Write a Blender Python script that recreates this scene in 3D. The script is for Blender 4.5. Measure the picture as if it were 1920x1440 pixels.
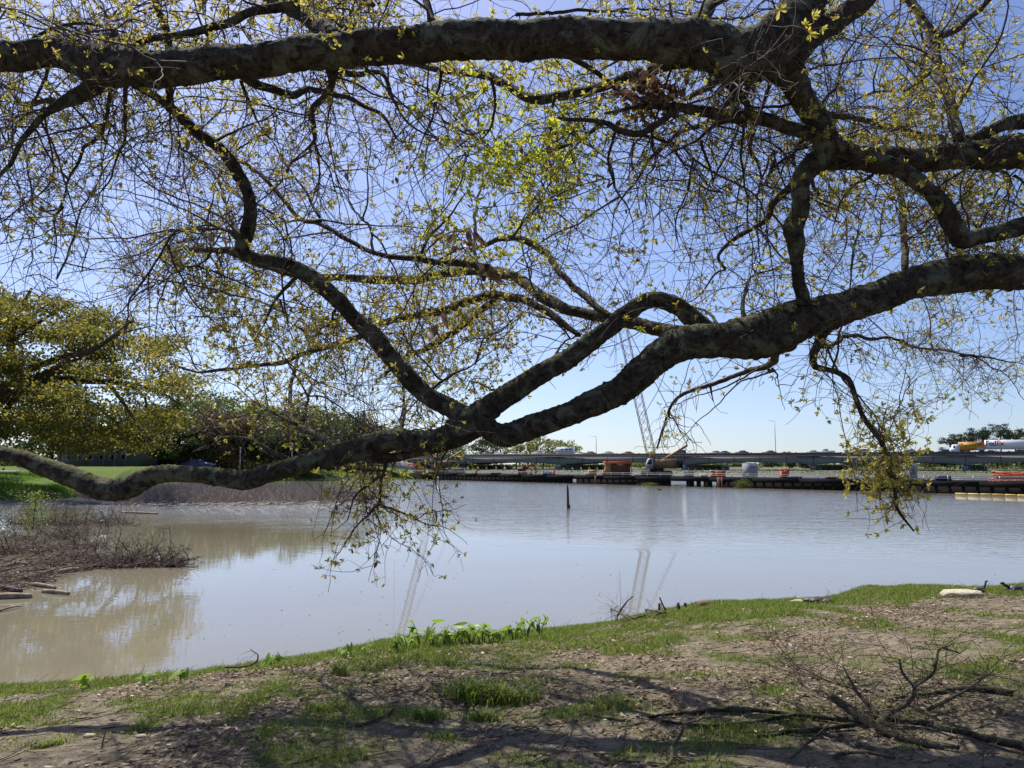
import bpy, math, random
import numpy as np
from mathutils import Vector, Matrix, Quaternion
random.seed(7)
rng = np.random.default_rng(11)
for o in list(bpy.data.objects): bpy.data.objects.remove(o)
SC = bpy.context.scene
COL = SC.collection
R = math.radians

# ------------------------------------------------------------------ camera
EYE = 2.6
F = 1493.0
TH = math.atan(152 / F)
cam = bpy.data.cameras.new('camera'); cam.sensor_width = 36; cam.lens = 28.0
cam.clip_start = 0.05; cam.clip_end = 6000
co = bpy.data.objects.new('camera', cam); COL.objects.link(co)
co.location = (0, 0, EYE); co.rotation_euler = (math.pi / 2 + TH, 0, 0)
SC.camera = co
SC.render.resolution_x = 1024; SC.render.resolution_y = 768
# ------------------------------------------------------------------ light
SUN_EL, SUN_AZ = 59.0, -28.0          # azimuth measured from +Y towards +X
sd = Vector((math.sin(R(SUN_AZ)) * math.cos(R(SUN_EL)), math.cos(R(SUN_AZ)) * math.cos(R(SUN_EL)), math.sin(R(SUN_EL))))
w = bpy.data.worlds.new('World'); SC.world = w; w.use_nodes = True
nt = w.node_tree; bg = nt.nodes['Background']
sky = nt.nodes.new('ShaderNodeTexSky'); sky.sky_type = 'NISHITA'; sky.sun_disc = False
sky.sun_elevation = R(SUN_EL); sky.sun_rotation = R(SUN_AZ)
sky.altitude = 0; sky.air_density = 1.0; sky.dust_density = 1.3; sky.ozone_density = 3.0
ga = nt.nodes.new('ShaderNodeGamma'); ga.inputs[1].default_value = 1.30      # clearer air overhead, as photographed
tn = nt.nodes.new('ShaderNodeMix'); tn.data_type = 'RGBA'; tn.blend_type = 'MULTIPLY'; tn.inputs[0].default_value = 1; tn.inputs[7].default_value = (.77, .695, .715, 1)
tc = nt.nodes.new('ShaderNodeTexCoord'); va = nt.nodes.new('ShaderNodeVectorMath'); va.operation = 'ADD'; va.inputs[1].default_value = (0, 0, .045)
vn = nt.nodes.new('ShaderNodeVectorMath'); vn.operation = 'NORMALIZE'
nt.links.new(tc.outputs['Generated'], va.inputs[0]); nt.links.new(va.outputs[0], vn.inputs[0]); nt.links.new(vn.outputs[0], sky.inputs[0])
nt.links.new(sky.outputs[0], ga.inputs[0]); nt.links.new(ga.outputs[0], tn.inputs[6]); nt.links.new(tn.outputs[2], bg.inputs[0]); bg.inputs[1].default_value = 0.097
sl = bpy.data.lights.new('sun', 'SUN'); sl.energy = 5.0; sl.angle = R(0.53); sl.color = (1, .95, .86)
so = bpy.data.objects.new('sun', sl); COL.objects.link(so)
so.rotation_euler = sd.to_track_quat('Z', 'Y').to_euler(); so.location = (0, 0, 60)
vs = SC.view_settings
vs.view_transform = 'Standard'; vs.look = 'None'; vs.exposure = 0.40; vs.gamma = 1.0; vs.use_curve_mapping = False
SC.cycles.max_bounces = 6; SC.cycles.transparent_max_bounces = 8

# ------------------------------------------------------------------ helpers
cT, sT = math.cos(TH), math.sin(TH)
def at(px, py, Y):
    a = (px - 960) / F; b = (720 - py) / F
    dy = cT - b * sT; dz = sT + b * cT
    t = Y / dy
    return np.array([a * t, Y, EYE + dz * t])
def proj(P):
    P = np.asarray(P, float).reshape(-1, 3)
    z = P[:, 2] - EYE
    d = P[:, 1] * cT + z * sT; u = -P[:, 1] * sT + z * cT
    d = np.where(d < .1, .1, d)
    return 960 + F * P[:, 0] / d, 720 - F * u / d
def water_at(px, py, z=0.0):
    a = (px - 960) / F; b = (720 - py) / F
    dy = cT - b * sT; dz = sT + b * cT
    t = (z - EYE) / dz
    return np.array([a * t, dy * t, z])

def _h(i, j, k, s):
    n = (i * 374761393 + j * 668265263 + k * 2147483647 + s * 974711) & 0x7fffffff
    n = ((n ^ (n >> 13)) * 1274126177) & 0x7fffffff
    n = (n ^ (n >> 16)) & 0xffff
    return n / 65535.0
def vnoise(P, scale=1.0, seed=0):
    P = np.asarray(P, float) * scale
    I = np.floor(P).astype(np.int64); f = P - I; f = f * f * (3 - 2 * f)
    r = 0
    for a in (0, 1):
        for b in (0, 1):
            for c in (0, 1):
                wgt = (f[..., 0] if a else 1 - f[..., 0]) * (f[..., 1] if b else 1 - f[..., 1]) * (f[..., 2] if c else 1 - f[..., 2])
                r = r + wgt * _h(I[..., 0] + a, I[..., 1] + b, I[..., 2] + c, seed)
    return r * 2 - 1
def fbm(P, scale=1.0, seed=0, octv=4):
    r = 0; a = 1.0; t = 0
    for o in range(octv):
        r = r + a * vnoise(P, scale * 2 ** o, seed + o); t += a; a *= .5
    return r / t

class MB:
    """collects geometry, builds one mesh object"""
    def __init__(s): s.v = []; s.f = []; s.n = 0
    def add(s, V, *Fs):
        V = np.asarray(V, float).reshape(-1, 3)
        for Fa in Fs:
            if len(Fa): s.f.append(np.asarray(Fa, np.int64) + s.n)
        s.v.append(V); s.n += len(V)
        return s
    def box(s, c, size, rz=0.0, tap=1.0, rx=0.0):
        h = np.array(size) / 2
        V = np.array([[-1, -1, -1], [1, -1, -1], [1, 1, -1], [-1, 1, -1], [-1, -1, 1], [1, -1, 1], [1, 1, 1], [-1, 1, 1]], float)
        V[4:, :2] *= tap
        V = V * h
        if rx:
            ca, sa = math.cos(rx), math.sin(rx); V = V @ np.array([[1, 0, 0], [0, ca, sa], [0, -sa, ca]])
        ca, sa = math.cos(rz), math.sin(rz); V = V @ np.array([[ca, sa, 0], [-sa, ca, 0], [0, 0, 1]])
        return s.add(V + np.array(c), [[0, 3, 2, 1], [4, 5, 6, 7], [0, 1, 5, 4], [1, 2, 6, 5], [2, 3, 7, 6], [3, 0, 4, 7]])
    def tube(s, pts, rad, sides=6, cap=True, disp=None):
        P = np.asarray(pts, float); n = len(P)
        rad = np.broadcast_to(np.asarray(rad, float), (n,))
        T = np.gradient(P, axis=0); T /= np.linalg.norm(T, axis=1)[:, None] + 1e-9
        N = np.zeros_like(P); r0 = np.array([0, 0, 1.0]) if abs(T[0][2]) < .9 else np.array([1.0, 0, 0])
        for i in range(n):
            r0 = r0 - T[i] * np.dot(r0, T[i]); r0 /= np.linalg.norm(r0) + 1e-9; N[i] = r0
        B = np.cross(T, N)
        a = np.linspace(0, 2 * math.pi, sides, endpoint=False)
        D = N[:, None] * np.cos(a)[None, :, None] + B[:, None] * np.sin(a)[None, :, None]
        rr = np.repeat(rad[:, None], sides, 1)
        if disp is not None:
            Q = P[:, None] + D * rr[..., None]
            rr = rr * (1 + disp(Q, rr))
        V = (P[:, None] + D * rr[..., None]).reshape(-1, 3)
        i = np.arange(n - 1)[:, None] * sides; j = np.arange(sides)[None]; k = (j + 1) % sides
        Q = np.stack([i + j, i + k, i + sides + k, i + sides + j], -1).reshape(-1, 4)
        fs = [Q]
        if cap:
            V = np.vstack([V, P[0], P[-1]]); m = n * sides; jj = np.arange(sides); kk = (jj + 1) % sides
            fs.append(np.stack([np.full(sides, m), kk, jj], -1))
            fs.append(np.stack([np.full(sides, m + 1), (n - 1) * sides + jj, (n - 1) * sides + kk], -1))
        return s.add(V, *fs)
    def prism(s, prof, c, depth, axis=(0, 1, 0), xa=(1, 0, 0), za=(0, 0, 1)):
        """prof: list of (u,v) closed outline; extruded +-depth/2 along axis about c"""
        pr = np.array(prof, float); n = len(pr); ax = np.array(axis, float); xa = np.array(xa, float); za = np.array(za, float)
        base = np.array(c) + pr[:, :1] * xa + pr[:, 1:] * za
        V = np.vstack([base - ax * depth / 2, base + ax * depth / 2])
        q = [[i, (i + 1) % n, n + (i + 1) % n, n + i] for i in range(n)]
        s.add(V, q)
        o = s.n - 2 * n
        s.ng = getattr(s, 'ng', []) + [[o + i for i in range(n)][::-1], [o + n + i for i in range(n)]]
        return s
    def build(s, name, mat, parent=None, smooth=False):
        me = bpy.data.meshes.new(name)
        V = np.vstack(s.v)
        lens, idx = [], []
        for Fa in s.f:
            lens.append(np.full(len(Fa), Fa.shape[1])); idx.append(Fa.reshape(-1))
        for g in getattr(s, 'ng', []):
            lens.append(np.array([len(g)])); idx.append(np.array(g))
        lens = np.concatenate(lens); idx = np.concatenate(idx)
        me.vertices.add(len(V)); me.vertices.foreach_set('co', V.astype(np.float32).ravel())
        me.loops.add(len(idx)); me.loops.foreach_set('vertex_index', idx.astype(np.int32))
        me.polygons.add(len(lens)); st = np.concatenate([[0], np.cumsum(lens)[:-1]])
        me.polygons.foreach_set('loop_start', st.astype(np.int32)); me.polygons.foreach_set('loop_total', lens.astype(np.int32))
        if smooth: me.polygons.foreach_set('use_smooth', np.ones(len(lens), bool))
        me.update(calc_edges=True)
        me.materials.append(mat)
        o = bpy.data.objects.new(name, me); COL.objects.link(o)
        if parent is not None:
            o.parent = parent; top = parent
            while top.parent is not None: top = top.parent
            if top.get('_w') is not None:      # geometry is given in world coordinates: shift into the thing's frame
                me.transform(Matrix.Translation(-Vector(top['_w'])))
        return o
def tag(o, label=None, cat=None, group=None, kind=None):
    if label: o['label'] = label
    if cat: o['category'] = cat
    if group: o['group'] = group
    if kind: o['kind'] = kind
    return o
WORLDPOS = []
def empty(name, loc, label=None, cat=None, group=None):
    """an Empty at the thing's base; its parts are built in world coordinates"""
    o = bpy.data.objects.new(name, None); COL.objects.link(o)
    o.location = tuple(float(c) for c in loc); o['_w'] = [float(c) for c in loc]; o.empty_display_size = .3
    WORLDPOS.append(o)
    return tag(o, label, cat, group)
def copy_tree(o, loc, rz=0.0, sc=1.0, label=None, group=None, mat=None, matpart=None):
    r = o.copy(); COL.objects.link(r); r.location = tuple(float(c) for c in loc); r.rotation_euler = (0, 0, rz); r.scale = (sc,) * 3
    if label: r['label'] = label
    if group: r['group'] = group
    for ch in o.children:
        c = ch.copy(); COL.objects.link(c); c.parent = r
        if mat is not None and matpart == c.name.split('.')[0]:
            c.data = c.data.copy(); c.data.materials[0] = mat
        for g in ch.children:
            d = g.copy(); COL.objects.link(d); d.parent = c
    return r
def crom(P, step):
    """catmull-rom resample of rows (x,y,z,r)"""
    P = np.asarray(P, float)
    A = np.vstack([2 * P[0] - P[1], P, 2 * P[-1] - P[-2]])
    out = []
    for i in range(1, len(A) - 2):
        L = np.linalg.norm(A[i + 1][:3] - A[i][:3]); n = max(1, int(L / step))
        t = (np.arange(n) / n)[:, None]
        p0, p1, p2, p3 = A[i - 1], A[i], A[i + 1], A[i + 2]
        out.append(.5 * ((2 * p1) + (p2 - p0) * t + (2 * p0 - 5 * p1 + 4 * p2 - p3) * t ** 2 + (3 * p1 - p0 - 3 * p2 + p3) * t ** 3))
    out.append(P[-1:])
    return np.vstack(out)

# ------------------------------------------------------------------ materials
def mat(name): 
    m = bpy.data.materials.new(name); m.use_nodes = True
    return m, m.node_tree, m.node_tree.nodes['Principled BSDF']
def ramp(nt, stops, fac):
    r = nt.nodes.new('ShaderNodeValToRGB'); e = r.color_ramp.elements
    while len(e) < len(stops): e.new(.5)
    for i, (p, c) in enumerate(stops):
        e[i].position = p; e[i].color = (*c, 1)
    nt.links.new(fac, r.inputs[0]); return r.outputs[0]
def noise(nt, scale, detail=4, rough=.55, vec=None, dist=0):
    n = nt.nodes.new('ShaderNodeTexNoise'); n.inputs['Scale'].default_value = scale
    n.inputs['Detail'].default_value = detail; n.inputs['Roughness'].default_value = rough; n.inputs['Distortion'].default_value = dist
    if vec is not None: nt.links.new(vec, n.inputs['Vector'])
    return n.outputs[0]
def objco(nt):
    return nt.nodes.new('ShaderNodeTexCoord').outputs['Object']
def bump(nt, b, h, strength, dist):
    bm = nt.nodes.new('ShaderNodeBump'); bm.inputs['Strength'].default_value = strength; bm.inputs['Distance'].default_value = dist
    nt.links.new(h, bm.inputs['Height']); nt.links.new(bm.outputs[0], b.inputs['Normal']); return bm
def mix(nt, fac, a, b):
    m = nt.nodes.new('ShaderNodeMix'); m.data_type = 'RGBA'
    for s_, v in ((m.inputs[0], fac), (m.inputs[6], a), (m.inputs[7], b)):
        if isinstance(v, (int, float)): s_.default_value = v
        elif isinstance(v, tuple): s_.default_value = (*v, 1)
        else: nt.links.new(v, s_)
    return m.outputs[2]
def math_(nt, op, a, b=None, clamp=False):
    m = nt.nodes.new('ShaderNodeMath'); m.operation = op; m.use_clamp = clamp
    for i, v in enumerate((a, b)):
        if v is None: continue
        if isinstance(v, (int, float)): m.inputs[i].default_value = v
        else: nt.links.new(v, m.inputs[i])
    return m.outputs[0]
def simple(name, col, rough=.7, metal=0, var=.15, scale=3.0, bmp=0.0):
    m, nt, b = mat(name)
    n = noise(nt, scale, 5, .6, objco(nt))
    lo = tuple(c * (1 - var) for c in col); hi = tuple(min(1, c * (1 + var)) for c in col)
    nt.links.new(ramp(nt, [(.3, lo), (.7, hi)], n), b.inputs['Base Color'])
    b.inputs['Roughness'].default_value = rough; b.inputs['Metallic'].default_value = metal
    if bmp: bump(nt, b, n, .5, bmp)
    return m
def island_leaf(name, stops, trans=.5, rough=.5, spread=None):
    """leaf: colour varies from leaf to leaf, light shines through"""
    m, nt, b = mat(name)
    g = nt.nodes.new('ShaderNodeNewGeometry')
    c = ramp(nt, stops, g.outputs['Random Per Island'])
    nt.links.new(c, b.inputs['Base Color']); b.inputs['Roughness'].default_value = rough
    b.inputs['Specular IOR Level'].default_value = .3
    t = nt.nodes.new('ShaderNodeBsdfTranslucent'); nt.links.new(c, t.inputs[0])
    mx = nt.nodes.new('ShaderNodeMixShader'); mx.inputs[0].default_value = trans
    nt.links.new(b.outputs[0], mx.inputs[1]); nt.links.new(t.outputs[0], mx.inputs[2])
    nt.links.new(mx.outputs[0], nt.nodes['Material Output'].inputs[0])
    return m
def bark_mat(name, dark, light, lichen, amt=.5, scale=9.0):
    m, nt, b = mat(name)
    oc = objco(nt)
    n1 = noise(nt, scale * 2.2, 6, .65, oc, .6); n2 = noise(nt, scale * .75, 6, .68, oc, .8); n3 = noise(nt, scale * 6, 3, .6, oc)
    base = ramp(nt, [(.35, dark), (.62, light)], n1)
    lm = ramp(nt, [(.50, (0, 0, 0)), (.60, (1, 1, 1))], n2)
    lc = ramp(nt, [(.3, tuple(c * .6 for c in lichen)), (.7, lichen)], n3)
    c1 = mix(nt, math_(nt, 'MULTIPLY', lm, amt), base, lc)
    # moss settles on the upper side
    g = nt.nodes.new('ShaderNodeNewGeometry'); sx = nt.nodes.new('ShaderNodeSeparateXYZ'); nt.links.new(g.outputs['Normal'], sx.inputs[0])
    up = math_(nt, 'ADD', sx.outputs[2], math_(nt, 'MULTIPLY', math_(nt, 'SUBTRACT', n1, .5), 1.4))
    um = ramp(nt, [(.55, (0, 0, 0)), (.9, (1, 1, 1))], up)
    c2 = mix(nt, math_(nt, 'MULTIPLY', um, .7), c1, ramp(nt, [(.3, (.06, .075, .02)), (.75, (.17, .16, .07))], n3))
    nt.links.new(c2, b.inputs['Base Color']); b.inputs['Roughness'].default_value = .9; b.inputs['Specular IOR Level'].default_value = .15
    hs = math_(nt, 'ADD', n1, math_(nt, 'MULTIPLY', n3, .4))
    bump(nt, b, hs, .9, .03)
    return m

M = {}
M['bark'] = bark_mat('lichen_bark', (.014, .011, .009), (.075, .06, .046), (.17, .18, .125), .8)
M['branch'] = bark_mat('branch_bark', (.03, .022, .018), (.09, .068, .055), (.16, .16, .11), .4, 14)
M['twig'] = simple('twig_bark', (.075, .05, .045), .8, var=.35, scale=6)
M['leaf'] = island_leaf('young_oak_leaf', [(0, (.50, .40, .07)), (.3, (.52, .47, .09)), (.55, (.36, .38, .07)), (.8, (.62, .52, .12)), (1, (.42, .25, .09))], .62)
M['bright_leaf'] = island_leaf('fresh_green_leaf', [(0, (.42, .52, .05)), (.5, (.62, .62, .06)), (1, (.34, .46, .07))], .62)
M['dead_leaf'] = island_leaf('dry_leaf', [(0, (.12, .07, .05)), (.5, (.20, .12, .09)), (1, (.09, .05, .04))], .3)
M['oak_far'] = island_leaf('live_oak_leaf', [(0, (.09, .11, .018)), (.4, (.17, .18, .03)), (.75, (.28, .25, .04)), (1, (.38, .27, .05))], .55)
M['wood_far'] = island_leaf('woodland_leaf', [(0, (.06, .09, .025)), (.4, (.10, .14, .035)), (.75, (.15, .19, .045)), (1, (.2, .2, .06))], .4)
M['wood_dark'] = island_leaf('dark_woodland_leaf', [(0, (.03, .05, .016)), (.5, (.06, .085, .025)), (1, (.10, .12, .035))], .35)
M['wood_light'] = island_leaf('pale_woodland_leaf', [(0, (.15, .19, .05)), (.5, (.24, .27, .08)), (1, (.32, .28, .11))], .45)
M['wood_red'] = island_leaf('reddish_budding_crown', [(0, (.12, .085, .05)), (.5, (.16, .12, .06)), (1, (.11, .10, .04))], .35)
M['pine'] = island_leaf('pine_needle_tuft', [(0, (.015, .035, .014)), (.5, (.03, .055, .02)), (1, (.05, .075, .028))], .2)
M['litter'] = island_leaf('fallen_leaf', [(0, (.06, .04, .025)), (.35, (.20, .14, .085)), (.6, (.36, .27, .18)), (.85, (.12, .08, .05)), (1, (.62, .51, .38))], .15, .75)
M['grass'] = island_leaf('grass_blade', [(0, (.09, .15, .02)), (.5, (.19, .27, .035)), (.85, (.29, .34, .06)), (1, (.44, .38, .17))], .45)
M['weed'] = island_leaf('edge_weed', [(0, (.14, .22, .03)), (.6, (.28, .38, .05)), (1, (.34, .30, .12))], .5)
M['drygrass'] = island_leaf('dry_grass_blade', [(0, (.26, .18, .09)), (.6, (.42, .32, .19)), (1, (.20, .20, .06))], .3, .8)
M['reed'] = island_leaf('bare_brush_stem', [(0, (.15, .12, .105)), (.5, (.29, .24, .215)), (1, (.42, .37, .33))], .0, .85)
M['reedtwig'] = island_leaf('flooded_twig', [(0, (.035, .025, .022)), (.6, (.09, .065, .052)), (1, (.24, .18, .145))], .0, .85)
M['taro'] = island_leaf('arrow_leaf', [(0, (.14, .26, .03)), (.5, (.22, .36, .04)), (1, (.32, .42, .06))], .5, .4)
M['stick'] = bark_mat('grey_deadwood', (.05, .038, .028), (.20, .16, .12), (.22, .2, .15), .3, 16)
M['palewood'] = simple('bleached_driftwood', (.27, .21, .15), .9, 0, .45, 9, .03)
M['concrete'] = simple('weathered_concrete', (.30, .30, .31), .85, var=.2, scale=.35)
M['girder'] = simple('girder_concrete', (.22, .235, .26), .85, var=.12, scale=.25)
M['barrier'] = simple('stained_barrier', (.075, .066, .062), .85, var=.3, scale=.4)
M['darksteel'] = simple('tarred_sheet_pile', (.013, .012, .013), .95, var=.3, scale=3)
M['darksteel'].node_tree.nodes['Principled BSDF'].inputs['Specular IOR Level'].default_value = .1
M['railmetal'] = simple('galvanised_rail', (.5, .5, .5), .4, .3, .1)
M['rust'] = simple('rusty_steel', (.18, .075, .04), .8, .1, .3, 2)
M['orange'] = simple('orange_paint', (.75, .13, .03), .55, 0, .15, 1)
M['tan'] = simple('tan_machine_paint', (.27, .16, .07), .6, 0, .25, 1)
M['yellowbrown'] = simple('sunlit_formwork', (.45, .25, .08), .8, 0, .2, 1)  # sun on the formwork's left end put into the colour
M['black'] = simple('black_rubber', (.02, .02, .02), .7)
M['blue'] = simple('blue_tarp', (.04, .09, .35), .6)
M['white'] = simple('white_paint', (.75, .76, .78), .5, 0, .05)
M['cream'] = simple('cream_site_cabin', (.52, .47, .40), .7, 0, .1)
M['silver'] = simple('silver_car_paint', (.45, .47, .5), .3, .3, .04)
M['greycar'] = simple('grey_car_paint', (.13, .14, .16), .3, .3, .04)
M['bluecar'] = simple('blue_car_paint', (.03, .05, .14), .3, .3, .04)
M['redcar'] = simple('dark_red_car_paint', (.25, .03, .03), .3, .2, .04)
M['glass'] = simple('dark_window_glass', (.02, .025, .03), .08)
M['trailerorange'] = simple('orange_trailer_side', (.72, .25, .06), .5, 0, .12, .4)
M['mustard'] = simple('mustard_print', (.65, .42, .03), .5)
M['ink'] = simple('dark_print', (.05, .03, .02), .5)
M['purple'] = simple('purple_lettering', (.05, .02, .22), .5, var=.02)
M['redprint'] = simple('orange_red_lettering', (.75, .05, .03), .5, var=.02)
M['boom'] = simple('yellow_containment_boom', (.55, .38, .09), .6, 0, .2, 2)
M['shell'] = simple('turtle_shell', (.035, .03, .02), .5, 0, .4, 40, .004)
M['rock'] = simple('pale_rock', (.42, .36, .25), .9, 0, .3, 14, .02)
M['clod'] = simple('brown_clod', (.16, .08, .04), .95, 0, .4, 20, .03)
M['duck'] = simple('dark_feathers', (.025, .022, .02), .7)
M['wall'] = simple('pale_house_wall', (.2, .2, .19), .9)  # dulled to carry the live oak's shade over the house
M['pilewood'] = simple('wet_pile_wood', (.07, .05, .055), .8, 0, .4, 8, .02)
M['clay'] = simple('path_concrete', (.62, .59, .55), .9, 0, .1, 1)

# ground material: bare soil, mulch, thin grass
def ground_mat():
    m, nt, b = mat('bank_soil')
    oc = objco(nt)
    n1 = noise(nt, .9, 6, .6, oc); n2 = noise(nt, 9, 6, .7, oc); n3 = noise(nt, 60, 4, .7, oc)
    soil = ramp(nt, [(.25, (.09, .074, .05)), (.5, (.215, .183, .132)), (.75, (.37, .32, .245))], n2)
    grit = ramp(nt, [(.35, (.45, .45, .45)), (.65, (1.15, 1.12, 1.08))], n3)
    mm = nt.nodes.new('ShaderNodeMix'); mm.data_type = 'RGBA'; mm.blend_type = 'MULTIPLY'; mm.inputs[0].default_value = 1
    nt.links.new(soil, mm.inputs[6]); nt.links.new(grit, mm.inputs[7])
    at_ = nt.nodes.new('ShaderNodeAttribute'); at_.attribute_name = 'green'
    gm = math_(nt, 'MULTIPLY', at_.outputs['Fac'], ramp(nt, [(.3, (.35, .35, .35)), (.6, (1, 1, 1))], n2))
    c = mix(nt, gm, mm.outputs[2], ramp(nt, [(.3, (.05, .075, .02)), (.7, (.13, .155, .045))], n3))
    nt.links.new(c, b.inputs['Base Color']); b.inputs['Roughness'].default_value = .95; b.inputs['Specular IOR Level'].default_value = .1
    bump(nt, b, math_(nt, 'ADD', n2, math_(nt, 'MULTIPLY', n3, .5)), .9, .03)
    return m
M['ground'] = ground_mat()
def lawn_mat():
    m, nt, b = mat('shore_lawn')
    oc = objco(nt)
    n1 = noise(nt, .25, 5, .6, oc); n2 = noise(nt, 3.0, 5, .7, oc)
    c = mix(nt, ramp(nt, [(.45, (0, 0, 0)), (.62, (1, 1, 1))], n1), ramp(nt, [(.3, (.05, .10, .012)), (.7, (.11, .17, .022))], n2), ramp(nt, [(.3, (.07, .09, .025)), (.7, (.14, .14, .055))], n2))
    nt.links.new(c, b.inputs['Base Color']); b.inputs['Roughness'].default_value = .95; b.inputs['Specular IOR Level'].default_value = .1
    bump(nt, b, n2, .8, .15)
    return m
M['lawn'] = lawn_mat()
M['scrub'] = simple('dull_far_shore', (.085, .09, .045), .95, 0, .35, .15)
def water_mat():
    m, nt, b = mat('muddy_lake_water')
    oc = objco(nt)
    b.inputs['IOR'].default_value = 1.333; b.inputs['Roughness'].default_value = .02
    n0 = noise(nt, .05, 4, .6, oc)
    nt.links.new(ramp(nt, [(.35, (.165, .15, .105)), (.65, (.205, .185, .135))], n0), b.inputs['Base Color'])
    mp = nt.nodes.new('ShaderNodeMapping'); mp.inputs['Scale'].default_value = (.45, 1, 1); nt.links.new(oc, mp.inputs[0])
    w1 = noise(nt, 3.0, 4, .55, mp.outputs[0], .3); w2 = noise(nt, .5, 3, .5, mp.outputs[0])
    sx = nt.nodes.new('ShaderNodeSeparateXYZ'); nt.links.new(oc, sx.inputs[0])
    # breeze ruffles the open water beyond the lee of the near bank
    dist = math_(nt, 'ADD', sx.outputs[1], math_(nt, 'MULTIPLY', sx.outputs[0], .45))
    dist = math_(nt, 'ADD', dist, math_(nt, 'MULTIPLY', math_(nt, 'SUBTRACT', n0, .5), 24))
    mr = nt.nodes.new('ShaderNodeMapRange'); mr.inputs[1].default_value = 26; mr.inputs[2].default_value = 46; mr.inputs[3].default_value = .022; mr.inputs[4].default_value = 1
    nt.links.new(dist, mr.inputs[0])
    h = math_(nt, 'MULTIPLY', math_(nt, 'ADD', w1, math_(nt, 'MULTIPLY', w2, 1.2)), mr.outputs[0])
    bump(nt, b, h, 1.0, .06)
    return m
M['water'] = water_mat()

# ------------------------------------------------------------------ near bank
EP = [(-500, 1350), (-200, 1318), (0, 1300), (170, 1287), (330, 1272), (450, 1256), (600, 1238), (750, 1208), (900, 1196), (1050, 1186), (1160, 1166), (1300, 1142),
      (1420, 1134), (1520, 1130), (1600, 1107), (1760, 1116), (1920, 1103), (2100, 1098), (2500, 1090)]
EW = np.array([water_at(a, b, .16) for a, b in EP])
def edge_y(x): return np.interp(x, EW[:, 0], EW[:, 1])
def gz(x, y):
    x = np.asarray(x, float); y = np.asarray(y, float)
    d = edge_y(x) - y
    P = np.stack([x, y, np.zeros_like(x)], -1)
    n = fbm(P, .7, 3, 3) * .06 + fbm(P, 4, 9, 3) * .024
    d2 = d + fbm(P, 1.6, 5, 4) * .34
    inl = .10 + .93 * (1 - np.exp(-np.maximum(d2, 0) / 3.6)) + .06 * np.minimum(1, np.maximum(d2, 0) / .15)
    out = .10 + np.minimum(d2, 0) * .9
    return np.where(d2 > 0, inl + n * np.minimum(1, np.maximum(d2, 0) / .6 + .3), np.maximum(out, -1.2))
def ghit(px, py):
    a = (px - 960) / F; b = (720 - py) / F
    dy = cT - b * sT; dz = sT + b * cT
    t = np.linspace(1.5, 26, 1600)
    z = EYE + dz * t; g = gz(a * t, dy * t)
    k = np.argmax(z < g)
    if not (z < g).any(): k = np.argmin(np.abs(z - g))
    return np.array([a * t[k], dy * t[k], float(g[k])])
def green_mask(x, y):
    d = edge_y(x) - y
    P = np.stack([x, y, np.zeros_like(x)], -1)
    n = fbm(P, .8, 21, 3); n2 = fbm(P, 3.2, 31, 2)
    band = np.clip(1.35 - d / (1.7 + .5 * n), 0, 1)
    right = np.clip((x - 1.0) / 3, 0, 1)
    band = np.maximum(band, right * np.clip(1.6 - d / 3.2, 0, 1) * .9)
    mid = np.exp(-((x + .5) / 2.4) ** 2 - ((d - 1.6) / 2.0) ** 2) * .62
    g = band * 1.05 + mid * 1.3 + n * .9 + n2 * .8 + .03
    g = np.where(d > 4.0, g * .9 , g)
    return np.clip(g * 1.6, 0, 1) * (d > -.05)
xs = np.concatenate([np.arange(-14, -6, .25), np.arange(-6, 12, .055), np.arange(12, 30, .3)])
ys = np.concatenate([np.arange(-12, 2.5, .4), np.arange(2.5, 17.5, .055), np.arange(17.5, 22, .4)])
X, Y = np.meshgrid(xs, ys); Z = gz(X, Y)
b = MB(); nx, ny = len(xs), len(ys)
i = (np.arange(ny - 1)[:, None] * nx + np.arange(nx - 1)[None]).ravel()
Z = np.where(Z < -1.15, -1.2, Z)
b.add(np.stack([X, Y, Z], -1).reshape(-1, 3), np.stack([i, i + 1, i + nx + 1, i + nx], -1))
g = b.build('ground', M['ground'], smooth=True); tag(g, kind='structure')
a_ = g.data.attributes.new('green', 'FLOAT', 'POINT'); a_.data.foreach_set('value', green_mask(X.ravel(), Y.ravel()).astype(np.float32))

# water
b = MB(); b.add([[-900, -60, 0], [1200, -60, 0], [1200, 1500, 0], [-900, 1500, 0]], [[0, 1, 2, 3]])
tag(b.build('water', M['water']), kind='structure')
b = MB(); b.add([[-3500, -2500, -1.3], [3500, -2500, -1.3], [3500, 4500, -1.3], [-3500, 4500, -1.3]], [[0, 1, 2, 3]])
tag(b.build('lake_bed', M['ground']), kind='structure')

# far shores
def ribbon(name, shore, inl, prof, m):
    """shore: list of world xy; inl: inland unit direction per point; prof: (distance, height)"""
    S = np.array(shore, float)
    n = len(S)
    t = np.linspace(0, n - 1, (n - 1) * 24 + 1); S = np.stack([np.interp(t, np.arange(n), S[:, k]) for k in (0, 1)], -1)
    I = np.array(inl, float); I = np.stack([np.interp(t, np.arange(n), I[:, k]) for k in (0, 1)], -1); I /= np.linalg.norm(I, axis=1)[:, None]
    D = np.array(prof)
    V = []
    for d, h in D:
        P = S + I * d; P3 = np.stack([P[:, 0], P[:, 1], np.full(len(P), h)], -1)
        P3[:, 2] += fbm(P3, .25, 40, 3) * .22 * (d > .1) * min(1, d / 3 + .3)
        V.append(P3)
    V = np.array(V); r, c = V.shape[:2]; bb = MB()
    i = (np.arange(r - 1)[:, None] * c + np.arange(c - 1)[None]).ravel()
    bb.add(V.reshape(-1, 3), np.stack([i, i + 1, i + c + 1, i + c], -1))
    return tag(bb.build(name, m, smooth=True), kind='structure')
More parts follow.
